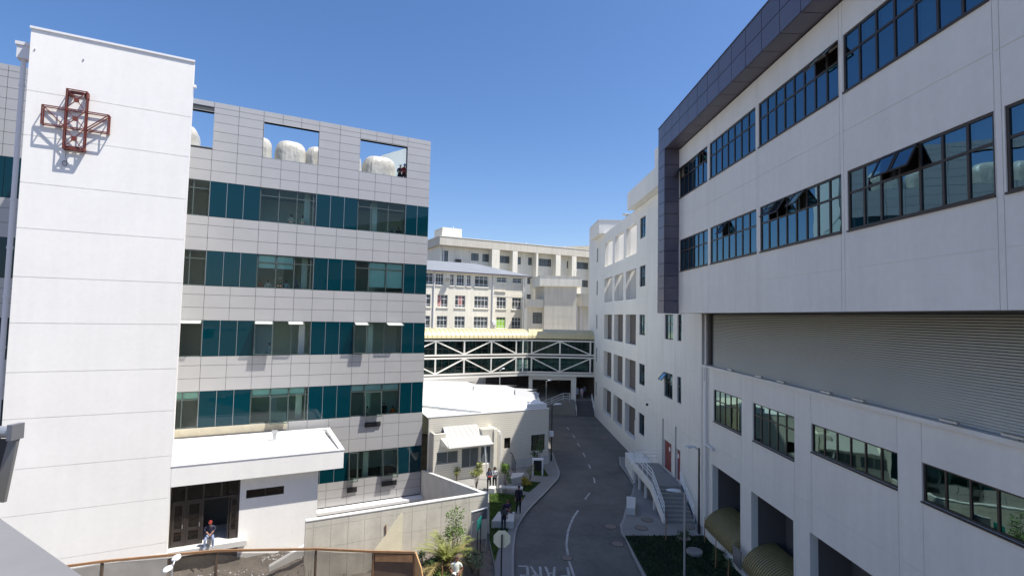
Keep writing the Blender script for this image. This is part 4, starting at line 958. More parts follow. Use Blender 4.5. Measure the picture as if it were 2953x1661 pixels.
m = MB(); wall(m, RT, -13.05, 32.42, 68.6, -.2, 23.45, T=.45, holes=fh+SW+NW+DR+SL, ga=[47.5, 57.85, 63.3, 40.4, 37.3, 44.6], gz=[5.1, 9.6, 14.0, 18.5], gw=.03, gd=.015)
m.build('front_wall', PLR, fb)
m = MB()   # fins between the bays reach back into the open light well
for a0, a1 in ((47.2, 48.10), (52.09, 53.18), (57.28, 58.43), (62.77, 63.6)): m.box(RT, a0, a1, -16.5, -13.505, 13.9, 23.4)
for a0, a1 in ((47.0, 48.10), (52.09, 53.18), (57.28, 58.43), (62.77, 64.0)): m.box(RT, a0, a1, -13.54, -13.505, -.2, 13.88)
m.build('fin', PLW, fb)
MB().box(RT, 47.1, 63.7, -16.8, -16.55, 13.9, 23.3).build('lightwell_wall', PLR, fb)
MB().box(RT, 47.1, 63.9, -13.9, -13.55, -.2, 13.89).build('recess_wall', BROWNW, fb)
m = MB(); m.box(RT, 48.0, 62.8, -16.5, -13.51, 13.5, 13.88)
for z0 in (18.3, 5.0, 9.5, .9): m.box(RT, 48.0, 62.8, -13.54 if z0 < 14 else -13.9, -13.51, z0, z0+.45)
m.build('recess_floor', PLR, fb)
m = MB(); m.box(RT, 32.45, 47.05, -22, -13.9, -.2, 23.4); m.box(RT, 47.05, 68.55, -25, -16.85, -.2, 23.3); m.box(RT, 64.1, 68.55, -16.8, -13.9, -.2, 23.4)
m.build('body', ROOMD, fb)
MB().box(RT, 32.8, 48.85, -14.5, -12.3, 23.47, 25.1).build('cornice', PLR, fb)
MB().box(RT, 32.7, 42.62, -22, -13.05, 25.12, 27.4).build('penthouse', PLR, fb)
MB().box(RT, 62.92, 68.98, -16.5, -12.3, 23.47, 25.12).build('roof_block', PLR, fb)
MB().box(RT, 69.0, 75, -20, -13.25, 5, 26.1).build('unseen_shade_block', PLR, fb)  # unseen block added to shade the right part of the bridge roof
MB().box(RT, 62.85, 69.05, -16.6, -12.22, 25.12, 25.2).build('roof_block_cap', CONCL, fb)
MB().box(RT, 32.7, 48.9, -14.6, -12.25, 25.1, 25.17).build('cornice_cap', CONCL, fb) if False else None
for q in SW+NW: window(fb, RT, -13.05, *q, [(q[0]+q[1])/2] if q[1]-q[0] > 1 else [], [q[3]-.7], BRONZE, PANEB, dep=.1, fw=.07)
for q in SL: window(fb, RT, -13.05, *q, [], [q[3]-.7], BRONZE, PANEO, dep=.1, fw=.07)
sash(fb, RT, -13.0, 38.85, 39.75, 8.1, 8.8, 40, BRONZE, PANEB)
for a0, a1, z0, z1 in DR:
    o = MB().box(RT, a0+.03, a1-.03, -13.2, -13.14, z0, z1-.03).build('door', DOORR, fb)
    MB().box(RT, a0+.5, a0+.75, -13.14, -13.13, z0+1.5, z0+1.8).build('door_notice', WHITE, o)
    MB().box(RT, a0+.08, a0+.12, -13.14, -13.08, z0+.9, z0+1.1).build('handle', GALV, o)
m = MB()
for s_ in (39.85, 37.0): m.box(RT, s_, s_+.07, -13.05, -12.97, 1.5, 5.2)
m.build('conduit', GALV, fb)
o = MB().tube([RT.p(43.2, -13.05, 6.1), RT.p(43.2, -12.75, 6.15), RT.p(43.2, -12.72, 5.9)], .025, 8).build('camera_bracket', WHITE, fb)
MB().lathe([(.03, -.16), (.10, -.1), (.11, 0), (.05, .06)], tuple(RT.p(43.2, -12.72, 5.75)), 12).build('dome_camera', BLACK, o)
m = MB()
for k in range(2): m.box(RT, 49.0+k*.9, 49.15+k*.9, -13.6, -13.52, 1.5, 3.0)
m.build('railing_post', WHITE, fb)
# dish on roof
t = MB().tube([RT.p(54.5, -13.6, 23.4), RT.p(54.5, -13.6, 24.0)], .03, 6); t.lathe([(.02, 0), (.3, .1), (.42, .22), (.40, .24), (.02, .03)], tuple(RT.p(54.5, -13.6, 24.0)), 14)
single(t, 'satellite_dish', GALV, 'small satellite dish on the roof edge of the gridded white building', 'satellite dish')

# ================================================================== outdoor stairs
os_ = thing('outdoor_stairs', 'concrete outdoor stairs and landing on posts with white pipe railings', 'stairs', (10.9, 37, 0))
m = MB(); n = 9
for k in range(n):
    y0 = 33.2+k*.31; m.prism([(10.12, y0, -.02+.0*k), (11.95, y0, -.02), (11.95, y0+.31 if k < n-1 else y0+.31, -.02), (10.12, y0+.31, -.02)], (0, 0, .02+(k+1)*1.5/n))
m.build('step', PAVE, os_)
m = MB(); m.prism([(9.98, 36.0, 1.28), (12.0, 36.0, 1.28), (11.95, 41.2, 1.28), (9.98, 41.2, 1.28)], (0, 0, .22)); m.build('landing', PAVE, os_)
MB().prism([(9.94, 33.05, 0), (9.94, 33.35, 0), (9.94, 36.2, 1.0), (9.94, 41.2, 1.0), (9.94, 41.2, 1.55), (9.94, 35.9, 1.55), (9.94, 33.05, .28)], (.14, 0, 0)).build('stringer', PLR, os_)
for y in (35.4, 37.6, 39.4, 41.0): MB().box(YF, 9.95, 10.1, -y-.08, -y+.08, 0, 1.0 if y > 36 else .62).build('post', PLR, os_)
def rails(pts, hs=(.45, .7, .95)):
    for h_ in hs: MB().tube([Vector(p)+Vector((0, 0, h_)) for p in pts], .026, 6).build('rail', WHITE, os_)
    for i in range(len(pts)-1):
        a, b = Vector(pts[i]), Vector(pts[i+1]); n_ = max(1, int((b-a).length/1.2))
        for k in range(n_+1):
            p = a.lerp(b, k/n_); MB().tube([p, p+Vector((0, 0, .95))], .022, 6).build('baluster', WHITE, os_)
rails([(10.02, 33.1, .25), (10.02, 35.95, 1.55), (10.02, 41.15, 1.55), (11.9, 41.15, 1.5)])
rails([(11.95, 33.2, .1), (11.95, 35.9, 1.5)])
block([(10.0, 41.6), (11.9, 41.6), (11.8, 45.6), (10.3, 45.6)], -.1, 1.15, 'low_wall_box', 'low white plastered box beyond the stair landing against the facade', PLR, 'wall')

# ================================================================== far stairs, ramp, podium
structure(MB().prism([(-15, 70.45, -.1), (30, 70.45, -.1), (40, 140, -.1), (-15, 140, -.1)], (0, 0, 1.68)), 'podium_ground', PAVE)
fs = thing('passage_stairs', 'dark concrete stairs rising to the passage under the bridge between white rails', 'stairs', (10, 69, 0))
m = MB()
for k in range(9): m.box(YF, 8.95, 11.3, -(70.45), -(67.9+k*.28), -.1 if k == 0 else 0+k*.175-.02, (k+1)*.175)
m.build('step', mat('dark_step', (.12, .12, .12), .9), fs)
for x in (8.85, 11.25):
    for h_ in (.5, .9): MB().tube([(x, 67.8, h_), (x, 70.4, 1.58+h_)], .04, 6).build('rail', WHITE, fs)
    for y in (67.8, 69.1, 70.4): MB().tube([(x, y, 0), (x, y, (y-67.8)/2.6*1.58+.9)], .035, 6).build('baluster', WHITE, fs)
rm = thing('ramp_wall', 'grey concrete ramp wall with sloping white pipe rail beside the passage stairs', 'wall', (7, 69, 0))
MB().prism([(3.2, 69.9, -.15), (8.8, 68.3, -.15), (8.8, 68.3, 1.75), (7.2, 68.75, 1.75), (3.2, 69.9, -.1)], (0, .3, 0)).build('wall', mat('dark_concrete', (.24, .23, .21), .9, var=.15), rm)
for h_ in (.3, .6, .95): MB().tube([(3.4, 69.9, -.1+h_), (7.2, 68.8, 1.75+h_), (8.8, 68.4, 1.75+h_)], .035, 6).build('rail', WHITE, rm)
for x, y, z0 in ((4.5, 69.55, .5), (5.7, 69.2, 1.05), (7.2, 68.8, 1.75), (8.0, 68.6, 1.75), (8.75, 68.45, 1.75)): MB().tube([(x, y, z0), (x, y, z0+.93)], .03, 6).build('baluster', WHITE, rm)

# ================================================================== bridge
br = thing('glazed_skybridge', 'two storey glazed bridge with white cross braced trusses and curved yellow roof', 'bridge', (0, 70, 4.7))
BA, BB = Vector((-16.0, 61.34, 0)), Vector((2.45, 70.5, 0)); BC = Vector((11.62, 70.5, 0))
BA = Vector((-10.72, 64, 0))+(Vector((-10.72, 64, 0))-Vector((2.16, 70.5, 0))).normalized()*6
def bridge_span(P, Q, vert, up, parity, endpad):
    d = (Q-P).normalized(); n = Vector((-d.y, d.x, 0)); ln = (Q-P).length
    FRM = Fr((d.x, d.y), (-n.x, -n.y))
    a0 = P.dot(FRM.d); b0 = P.dot(FRM.n)
    pt = lambda t, b, z: FRM.p(a0+t, b0+b, z)
    m = MB(); m.box(FRM, a0, a0+ln, b0-3.4, b0-.15, 4.75, 5.1); m.box(FRM, a0, a0+ln, b0-3.4, b0-.3, 7.3, 7.5); m.build('deck', CREAMP, br)
    m = MB(); m.box(FRM, a0, a0+ln, b0-3.6, b0+.1, 9.78, 9.9); m.build('eaves', BLACK, br)
    # glazing
    m = MB()
    for b in (-.28, -3.3):
        k = 0
        while k*.92 < ln: 
            m.box(FRM, a0+k*.92, a0+min(ln, k*.92)+.05, b0+b-.04, b0+b+.04, 5.1, 9.75); k += 1
        for z0 in (5.1, 6.1, 7.42, 8.5, 9.65): m.box(FRM, a0, a0+ln, b0+b-.03, b0+b+.03, z0, z0+.07)
    m.build('glazing_bar', BRONZE, br)
    for b in (-.28, -3.3):
        m = MB(); m.quad(pt(0, b, 5.1), pt(ln, b, 5.1), pt(ln, b, 9.7), pt(0, b, 9.7)); m.build('glazing', MATS['bridge_glass'], br, recalc=False)
    # truss
    m = MB(); s_ = .19
    for z0 in (9.6, 7.72, 7.34, 5.28): m.bar(pt(0, 0, z0), pt(ln, 0, z0), s_)
    m.build('chord', CREAMP, br)
    m = MB()
    for t_ in vert: m.bar(pt(t_, 0, 9.52), pt(t_, 0, 7.8), s_); m.bar(pt(t_, 0, 7.25), pt(t_, 0, 5.35), s_)
    m.build('truss_post', CREAMP, br)
    m = MB()
    for i in range(len(up)-1):
        t0, t1 = up[i], up[i+1]; hi0 = (i+parity) % 2 == 0
        m.bar(pt(t0, .01, 9.52 if hi0 else 7.82), pt(t1, .01, 7.82 if hi0 else 9.52), .15)
        m.bar(pt(t0, .01, 5.38 if hi0 else 7.24), pt(t1, .01, 7.24 if hi0 else 5.38), .15)
    m.build('truss_brace', CREAMP, br)
    # roof
    m = MB(); K = 10; N = int(ln/.62)
    for i in range(N):
        x0, x1 = ln*i/N, ln*(i+1)/N
        for (y0, y1, r) in ((x0, x0+(x1-x0)*.84, 0), (x0+(x1-x0)*.84, x1, .06)):
            for k in range(K):
                A_, B2 = [(-1.75-(2.05+r)*math.cos(q*math.pi/K), 9.9+(1.2+r)*math.sin(q*math.pi/K)) for q in (k, k+1)]
                m.quad(pt(y0, *A_), pt(y1, *A_), pt(y1, *B2), pt(y0, *B2))
    m.build('curved_roof', YELB, br)
    m = MB(); m.bar(pt(0, -.05, 4.88), pt(ln, -.05, 4.88), .2, .24); m.build('edge_beam', CREAMP, br)
glass('bridge_glass', (.07, .13, .14), 1.45, (.7, .95, .9))
lnL = (BB-BA).length; off = (Vector((-10.72, 64, 0))-BA).length
bridge_span(BA, BB, [off-2.5, off+1.37, off+5.24, off+9.09, off+12.8, off+13.83], [off-6.3, off-2.5, off+1.37, off+5.24, off+9.09, off+12.8], 0, 0)
bridge_span(BB, BC, [.45, 4.35, 8.55], [.45, 4.35, 8.55], 1, 0)
MB().box(YF, 8.52, 9.16, -71.6, -70.9, 1.5, 4.2).build('pier', CREAMP, br)
MB().box(YF, 2.6, 9.16, -71.6, -70.9, 4.21, 4.72).build('cross_beam', CREAMP, br)
MB().box(YF, 2.6, 3.1, -71.6, -70.9, 1.5, 4.2).build('pier', CREAMP, br)
# passage behind the bridge, darkened by an added roof slab and wall
cp_ = thing('passage_shade_cover', 'added cover and dark wall shading the space under the bridge, with timber rails', 'building', (7, 80, 1.6))
MB().box(YF, -4, 12.5, -96, -73.9, 4.7, 5.0).build('roof', CONC, cp_)  # slab added to put the passage in shade
MB().box(YF, -4, 13, -84.3, -84, 1.5, 4.7).box(YF, 11.9, 12.2, -84, -71.5, 1.5, 4.7).build('wall', mat('passage_shade_wall', (.10, .08, .07), .9, var=.2), cp_)  # shade under the bridge put into this wall's dark colour
for x in (-2, 1, 4.2, 7.4, 10.6): MB().box(YF, x, x+.3, -78.3, -78, 1.5, 4.7).build('post', BRONZE, cp_)
m = MB()
for h_ in (.6, 1.0): m.bar((3.2, 73.5, 1.6+h_), (8.2, 76.5, 3.0+h_), .06)
m.build('rail', WOOD, cp_)

# ================================================================== old cream building
ob = thing('old_cream_ward_block', 'old cream plastered ward block with blue grey hipped roof and white framed windows', 'building', tuple(L.p(38, -92, 0)))
ow = []
for a0, a1 in ((27.0, 29.12), (29.67, 31.14), (32.45, 33.13), (33.74, 35.19), (35.78, 36.51), (37.38, 40.1)): ow.append((a0, a1, 18.25, 20.3, 2 if a1-a0 > 1.2 else 1, .6))
for a0, a1 in ((41.94, 44.0), (45.36, 47.4)): ow.append((a0, a1, 19.3, 20.28, 1, .5))
for r0, r1 in ((14.22, 16.45), (10.45, 12.6), (6.7, 8.85)):
    for a0, a1 in ((26.5, 28.82), (30.1, 32.06), (33.5, 35.52), (37.35, 40.2), (42.0, 43.99), (45.33, 47.36)): ow.append((a0, a1, r0, r1, 3 if a1-a0 > 2.5 else 2, .75))
m = MB(); wall(m, L, -88, 20, 47.75, 0, 20.6, T=.35, holes=[q[:4] for q in ow]); m.box(L, 47.4, 47.75, -101, -88.36, 0, 20.6)
m.build('wall', PLO, ob)
for i, (a0, a1, z0, z1, n_, tr) in enumerate(ow):
    k_ = int(n_); fo = window(ob, L, -88, a0, a1, z0, z1, [a0+(a1-a0)*(j+1)/(k_+1) for j in range(k_)], [z1-tr, z0+.45] if z1-z0 > 1.2 else [(z0+z1)/2], WHITE, PANEO, dep=.15, fw=.07)
    MB().box(L, a0-.15, a1+.15, -88, -87.85, z0-.22, z0-.02).build('sill', PLO, fo)
    if i in (15, 21): MB().quad if False else None
curt = mat('pink_curtain', (.45, .2, .18), .9); grn = mat('green_curtain', (.30, .55, .06), .9)
for a0, a1, z0, z1, mm in ((30.25, 30.9, 14.3, 16.3, curt), (34.2, 35.0, 14.6, 16.3, curt), (42.1, 43.9, 10.55, 12.2, grn)):
    MB().box(L, a0, a1, -88.17, -88.165, z0, z1).build('curtain', mm, ob)
m = MB()
EV = [L.p(19.5, -87.2, 20.75), L.p(49.3, -87.2, 20.75), L.p(49.3, -102.5, 20.75), L.p(19.5, -102.5, 20.75)]; RG = [L.p(19.5, -95, 23.3), L.p(40.3, -95, 23.3)]
m.quad(EV[0], EV[1], RG[1], RG[0]); m.quad(EV[1], EV[2], RG[1]); m.quad(EV[2], EV[3], RG[0], RG[1]); m.build('roof', ROOFG, ob)
MB().box(L, 19.5, 49.3, -87.3, -87.1, 20.58, 20.76).build('gutter', mat('dark_gutter', (.06, .05, .09), .6), ob)
MB().box(L, 20, 49.2, -102.4, -87.3, 20.6, 20.7).build('soffit', PLO, ob)
for u in (29.35, 41.05, 47.85): MB().tube([L.p(u, -87.85, 20.5), L.p(u, -87.85, 0)], .11, 8).build('downpipe', PIPEW, ob)
MB().box(L, 41.5, 43.9, -88, -87.75, 17.45, 17.65).build('ledge', PLO, ob); MB().box(L, 41.2, 47.7, -88, -87.96, 16.5, 17.2).build('fascia_band', PLO, ob)
m = MB(); m.lathe([(.05, 0), (.45, .1), (.6, .28), (.55, .28), (.05, .08)], tuple(L.p(31.9, -87.3, 19.2)), 14); m.tube([L.p(31.9, -88, 18.9), L.p(31.9, -87.3, 19.25)], .04, 6); m.build('satellite_dish', GALV, ob)
MB().box(L, 41.15, 41.85, -88, -87.6, 11.1, 11.75).build('air_conditioner', WHITE, ob)

# ================================================================== long back building
lb = thing('long_back_building', 'long cream building with deep roof band and pier framed bays on the skyline', 'building', tuple(L.p(60, -120, 0)))
BAYS = [(40.6, 53.3), (55.45, 59.15), (60.55, 66.1), (66.65, 72.15), (73.65, 77.3), (78.75, 84.0)]
MB().box(L, 39.5, 95, -140, -115, 29.45, 31.45).build('roof_band', PLB, lb)
MB().box(L, 39.4, 95.1, -140.1, -114.9, 31.45, 31.6).build('coping', PLO, lb)
pe = [(53.3, 55.45), (59.15, 60.55), (66.1, 66.65), (72.15, 73.65), (77.3, 78.75), (84.0, 85.0)]
m = MB()
for a0, a1 in pe: m.box(L, a0, a1, -117.0, -115.02, 0, 29.44)
m.build('pier', PLO, lb)
bw = []
def bwin(a0, a1, z0, z1, n_): bw.append((a0, a1, z0, z1, n_))
S = 1.017
for a0, a1, z0, z1, n_ in ((40.3, 41.7, 25.2, 28.1, 1), (47.65, 49.67, 26.16, 28.03, 1), (50.68, 52.7, 26.1, 28.06, 1), (55.48, 58.36, 26.14, 27.95, 2), (60.55, 61.53, 26.06, 28, 0), (63.66, 64.8, 26.08, 28.06, 0), (66.8, 70.7, 26.07, 28.03, 5), (75.63, 76.43, 26, 27.95, 0), (78.9, 82.7, 26.09, 27.93, 4), (86.0, 88, 26, 28, 1)):
    bwin(a0*S, a1*S, 13+(z0-13)*S, 13+(z1-13)*S, n_)
for a0, a1 in ((63.5, 64.8), (80.5, 82.7), (86, 88)): bwin(a0*S, a1*S, 21.3, 23.2, 1)
for a0, a1 in ((63.4, 64.7), (66.4, 68.5)): bwin(a0*S, a1*S, 17.0, 18.6, 1)
m = MB(); wall(m, L, -117, 40.2, 95, 0, 29.44, T=.3, holes=[q[:4] for q in bw], gz=[24.5, 20]); m.box(L, 40.2, 40.5, -139, -117.31, 0, 29.44); m.build('wall', PLO, lb)
for a0, a1, z0, z1, n_ in bw: window(lb, L, -117, a0, a1, z0, z1, [a0+(a1-a0)*(j+1)/(n_+1) for j in range(n_)], [z1-(z1-z0)*.36], BRONZE, PANEO, dep=.12, fw=.09)
MB().box(L, 41.1, 46.2, -124, -118, 31.6, 34.2).build('roof_house', PLO, lb)
MB().box(L, 36, 41.0, -130, -124.1, 31.6, 34.1).build('roof_house', PLO, lb) if False else None
for a, b in ((54, 54), (72.9, 72.9)): MB().tube([L.p(a, -116.4, 29.3), L.p(a-.4, -116.9, 28.3), L.p(a-.4, -116.9, 0)], .14, 8).build('downpipe', PIPEW, lb)
m = MB(); m.tube([L.p(40.7, -116.4, 29.3), L.p(41.2, -116.8, 28.0), L.p(41.2, -116.8, 15)], .14, 8); m.build('downpipe', PIPEW, lb)
MB().box(L, 44.3, 45.6, -117, -116.3, 25.6, 26.4).build('air_conditioner', BRONZE, lb)
for u, h_ in ((44.3, .9), (65.2, .9), (77.3, .8)): MB().tube([L.p(u, -119, 31.5), L.p(u, -119, 34.9 if u < 50 else 32.6)], .07, 6).build('vent_pipe', WHITE, lb)
sk = thing('skyline_block', 'distant cream flat roofed block on the skyline right of the long building', 'building', (27, 150, 0))
MB().prism([(9, 152, 0), (34, 142, 0), (40, 160, 0), (12, 175, 0)], (0, 0, 33.2)).build('wall', PLB, sk)
MB().prism([(8.7, 151.8, 33.2), (34, 141.7, 33.2), (40.3, 160, 33.2), (12, 175.3, 33.2)], (0, 0, .4)).build('coping', CONCL, sk)

# ================================================================== capped tower block
ct = thing('capped_lift_tower', 'square cream lift tower with an overhanging flat cap above the bridge', 'tower', (9, 95, 0))
m = MB(); wall(m, YF, -92, 5.9, 11.75, 1.5, 18.4, T=.3, gz=[17.0, 15.2, 12.9, 11.6, 10.4], gw=.05, gd=.02); m.prism([(5.9, 92.31, 1.5), (11.75, 92.31, 1.5), (11.75, 100, 1.5), (4.6, 100, 1.5)], (0, 0, 16.9)); m.build('wall', PLB, ct)
MB().prism([(5.0, 91.58, 18.4), (12.6, 91.58, 18.4), (12.6, 101, 18.4), (3.6, 101, 18.4)], (0, 0, 1.75)).build('cap', PLO, ct)
MB().prism([(4.95, 91.53, 20.15), (12.65, 91.53, 20.15), (12.65, 101.1, 20.15), (3.5, 101.1, 20.15)], (0, 0, .12)).build('coping', CONC, ct)
m = MB(); m.tube([(11.7+.35*math.cos(k*math.pi/6), 93, 21.0+.5*math.sin(k*math.pi/6) if True else 0) for k in range(7)], .04, 6)
m.tube([(12.05, 93, 20.2), (12.05, 93, 21.0)], .04, 6); m.tube([(11.35, 93, 20.2), (11.35, 93, 21.0)], .04, 6); m.build('hatch_ladder', GALV, ct)
m = MB(); wall(m, YF, -93.2, 2.9, 5.85, 1.5, 14.5, T=.3, holes=[(3.9, 5.6, 11.6, 13.6)]); m.build('wall', PLB, ct)
window(ct, YF, -93.2, 3.9, 5.6, 11.6, 13.6, [4.75], [13.0], BRONZE, PANEO, fw=.09)
MB().box(YF, 2.56, 5.85, -100, -92.2, 14.5, 16.0).build('side_cap', PLB, ct)
m = MB(); wall(m, YF, -93.5, 11.8, 20, 1.5, 15.0, T=.3, holes=[(14.3, 15.6, 10.0, 13.4)]); m.build('wall', PLB, ct)
window(ct, YF, -93.5, 14.3, 15.6, 10.0, 13.4, [14.95], [12.2], BRONZE, PANEO, fw=.09)
MB().prism([(11.5, 93.4, 14.9), (14.0, 92.0, 14.9), (20, 92.0, 14.9), (20, 99, 14.9), (11.8, 99, 14.9)], (0, 0, 2.3)).build('side_cap', PLB, ct)
MB().tube([(12.0, 93.1, 14.8), (12.0, 93.1, 8)], .09, 8).build('downpipe', PIPEW, ct); m = MB(); m.tube([(12.55, 93.1, 14.8), (12.75, 93.1, 14.2), (12.75, 93.1, 8)], .09, 8); m.build('downpipe', PIPEW, ct)

# ================================================================== own building corner in the left foreground
ow_ = thing('roof_ledge', 'grey painted roof ledge in the bottom left corner of the view', 'ledge', (-6, 4.5, 10.3))
d_ = (Vector((-3.92, 4.85, 0))-Vector((-5.96, 6.11, 0))).normalized()
A_ = Vector((-5.96, 6.11, 10.32))-d_*7; B2 = Vector((-3.92, 4.85, 10.32))+d_*2
MB().prism([A_, B2, B2+Vector((-4.5, -6.5, 0)), A_+Vector((-4.5, -6.5, 0))], (0, 0, .18)).build('ledge_top', mat('ledge_paint', (.19, .19, .195), .7, var=.08, vscale=1.2), ow_)
wv = thing('roller_shutter_panel', 'metal gutter profile with a tilted dark panel at the left edge', 'shutter', (-9, 9, 9.5))
MB().tube([(-14, 9.1, 10.78), (-8.64, 9.0, 10.78)], .10, 14).build('gutter', GALV, wv)
MB().box(YF, -8.64, -8.55, -9.10, -8.87, 10.66, 10.93).build('end_bracket', mat('bracket_grey', (.25, .25, .27), .5, .4), wv)
MB().hexa([(-14, 9.0, 9.58), (-8.95, 9.0, 9.58), (-8.95, 9.03, 9.58), (-14, 9.03, 9.58), (-14, 9.0, 10.66), (-8.72, 9.0, 10.66), (-8.72, 9.03, 10.66), (-14, 9.03, 10.66)]).build('panel', mat('shutter_dark', (.035, .035, .04), .6), wv)
MB().hexa([(-8.945, 8.99, 9.58), (-8.71, 8.99, 9.58), (-8.71, 9.04, 9.58), (-8.945, 9.04, 9.58), (-8.715, 8.99, 10.66), (-8.56, 8.99, 10.66), (-8.56, 9.04, 10.66), (-8.715, 9.04, 10.66)]).build('side_channel', mat('channel_grey', (.22, .22, .21), .6), wv)

# ================================================================== plants
def leafcloud(m, c, rx, ry, rz, n, s0, s1, shape=1.0, hollow=.0):
    c = Vector(c)
    for _ in range(n):
        while True:
            p = Vector((random.uniform(-1, 1), random.uniform(-1, 1), random.uniform(-1, 1)))
            if hollow < p.length <= 1: break
        q = c+Vector((p.x*rx, p.y*ry, p.z*rz)); s_ = random.uniform(s0, s1)
        a = Vector((random.gauss(0, 1), random.gauss(0, 1), random.gauss(0, .6))).normalized(); b = a.cross(Vector((random.gauss(0, 1), random.gauss(0, 1), random.gauss(0, 1)))).normalized()
        i = len(m.v); m.v += [q-a*s_, q+b*s_*.45, q+a*s_, q-b*s_*.45]; m.f.append((i, i+1, i+2, i+3))
def bush(name, loc, h_, r, n, label, lm, clumps=5, stems=5, s=(.03, .07), cat='shrub', stick=True):
    t = thing(name, label, cat, loc); x, y, z0 = loc; m = MB(); lf = MB()
    for k in range(clumps):
        a = random.uniform(0, 6.28); q = random.uniform(.1, .9)*r; zt = z0+h_*random.uniform(.45, 1.0)
        c = Vector((x+q*math.cos(a), y+q*math.sin(a), zt)); m.tube([(x+random.uniform(-.03, .03), y, z0), ((x+c.x)/2, (y+c.y)/2, z0+h_*.35), c], [.018, .012, .005], 5)
        for _ in range(3):
            c2 = c+Vector((random.uniform(-.2, .2), random.uniform(-.2, .2), random.uniform(-.25, .1)))*r*1.5; leafcloud(lf, c2, r*.32, r*.32, r*.3, n//clumps//3, *s)
    m.build('stem', BARK, t); lf.build('foliage', lm, t, recalc=False); return t
random.seed(21)
bush('tall_shrub', (-2.75, 27.1, 0), 2.8, .75, 900, 'tall loose pale green shrub rising above the palm against the concrete wall', LEAF, 12, 5, (.035, .08))
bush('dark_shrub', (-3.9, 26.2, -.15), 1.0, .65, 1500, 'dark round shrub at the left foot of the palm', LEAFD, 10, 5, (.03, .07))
bush('low_shrub', (-3.0, 25.1, -.1), .6, .5, 700, 'low bright green shrub behind the police officers', LEAF, 8, 5, (.03, .06))
bush('thorny_shrub', (-1.35, 25.5, 0), 1.25, .42, 420, 'pale leaved thin shrub in the shade beside the sign posts', mat('leaf_pale', (.20, .25, .14), .6), 7, 5, (.03, .06))
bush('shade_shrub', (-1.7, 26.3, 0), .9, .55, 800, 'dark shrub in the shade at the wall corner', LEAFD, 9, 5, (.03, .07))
bush('young_tree', (-.15, 38.6, 0), 1.9, .55, 700, 'young bright green tree between the two women and the bench', LEAF, 9, 4, (.05, .10), 'tree')
bush('slim_bush', (-2.35, 38.7, 0), 1.9, .55, 650, 'slender leafy bush just left of the two women', LEAFO, 10, 5, (.05, .10))
bush('small_plant', (-4.0, 40.4, 0), 1.1, .35, 160, 'small sparse plant against the cream house front', LEAFO, 5, 4, (.05, .09))
bush('yellow_shrub', (1.35, 39.3, .02), .6, .45, 600, 'low yellow flowering shrub on the small grass patch', LEAFY, 8, 4, (.04, .08))
bush('sapling', (1.75, 41.0, .02), 1.35, .4, 160, 'thin drooping sapling behind the yellow shrub', LEAFO, 6, 3, (.04, .08), 'tree')
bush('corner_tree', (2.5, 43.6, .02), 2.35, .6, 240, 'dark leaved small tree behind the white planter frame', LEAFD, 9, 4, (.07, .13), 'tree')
for i, (x, y, h_) in enumerate([(10.3, 29.9, 1.35), (11.75, 28.6, .9), (11.3, 26.7, 1.25), (11.2, 27.9, .7)]):
    bush('bed_plant', (x, y, .02), h_*.6, .45, 500, ['sapling in the shaded grass bed nearest the well cap', 'leafy plant against the wall foot beside the first barrel awning', 'bushy plant at the near end of the shaded grass bed', 'low plant in the shaded grass bed beyond the street lamp'][i], LEAFD, 8, 4, (.03, .06))
for i, (x, y, h_) in enumerate([(9.35, 30.6, 1.5), (11.55, 30.4, 1.5), (10.95, 27.3, 1.5), (11.1, 26.1, 1.0)]):
    single(MB().tube([(x, y, 0), (x+.03, y, h_)], [.03, .022], 6), 'plant_stake', WOOD, ['wooden stake in the grass bed left of the pale manhole cover', 'wooden stake at the wall foot by the downpipe', 'tall wooden stake in the grass bed beside the bushy plant', 'short wooden stake nearest the bottom edge of the grass bed'][i], 'stake', 'plant stakes')
for i, (x, y, h_) in enumerate([(-1.38, 25.9, 1.6), (-3.05, 24.9, 1.3)]):
    single(MB().tube([(x, y, -.1), (x+.02, y, h_-.3)], [.035, .03], 6), 'plant_stake', WOOD, ['brown tree stake in the shade beside the stop sign', 'pale tree stake behind the police officers'][i], 'stake', 'plant stakes')
# palm
pt_ = thing('palm_tree', 'young feathery palm with arching yellow green fronds by the concrete wall', 'palm', (-3.05, 26.4, -.2))
random.seed(4)
MB().tube([(-3.05, 26.4, -.25), (-3.05, 26.4, .1), (-3.03, 26.4, .5)], [.2, .22, .13], 12).build('trunk', BARK, pt_)
for k in range(28):
    az = k*2.4+random.uniform(-.3, .3); el = R(random.uniform(48, 84) if k % 3 else random.uniform(22, 45)); ln = random.uniform(1.7, 2.2); c0 = Vector((-3.03, 26.4, .42)); hd = Vector((math.cos(az), math.sin(az), 0))
    pts = []; N = 16; p = c0.copy(); e = el
    for i in range(N+1): pts.append(p.copy()); p = p+(hd*math.cos(e)+Vector((0, 0, math.sin(e))))*ln/N; e -= R(4.2)
    m = MB(); m.tube(pts, [.02*(1-i/(N+1.0))+.004 for i in range(N+1)], 5); sd = hd.cross(Vector((0, 0, 1))).normalized()
    for i in range(2, N+1):
        for j in range(2):
            q = pts[i-1].lerp(pts[i], j/2); d = (pts[i]-pts[i-1]).normalized(); f = i/N; l_ = .46*math.sin(math.pi*min(1, .22+.72*f))**.8
            for sg in (-1, 1):
                tip = q+sd*sg*l_*.75+d*l_*.62+Vector((0, 0, -.04+random.uniform(-.06, .1))); w2 = d*.021
                a = len(m.v); m.v += [q-w2, q+w2, tip]; m.f.append((a, a+1, a+2))
    m.build('frond', LEAFO if k % 3 else mat('leaf_palm_tip', (.30, .24, .09), .6, var=.3, vscale=4), pt_, recalc=False)

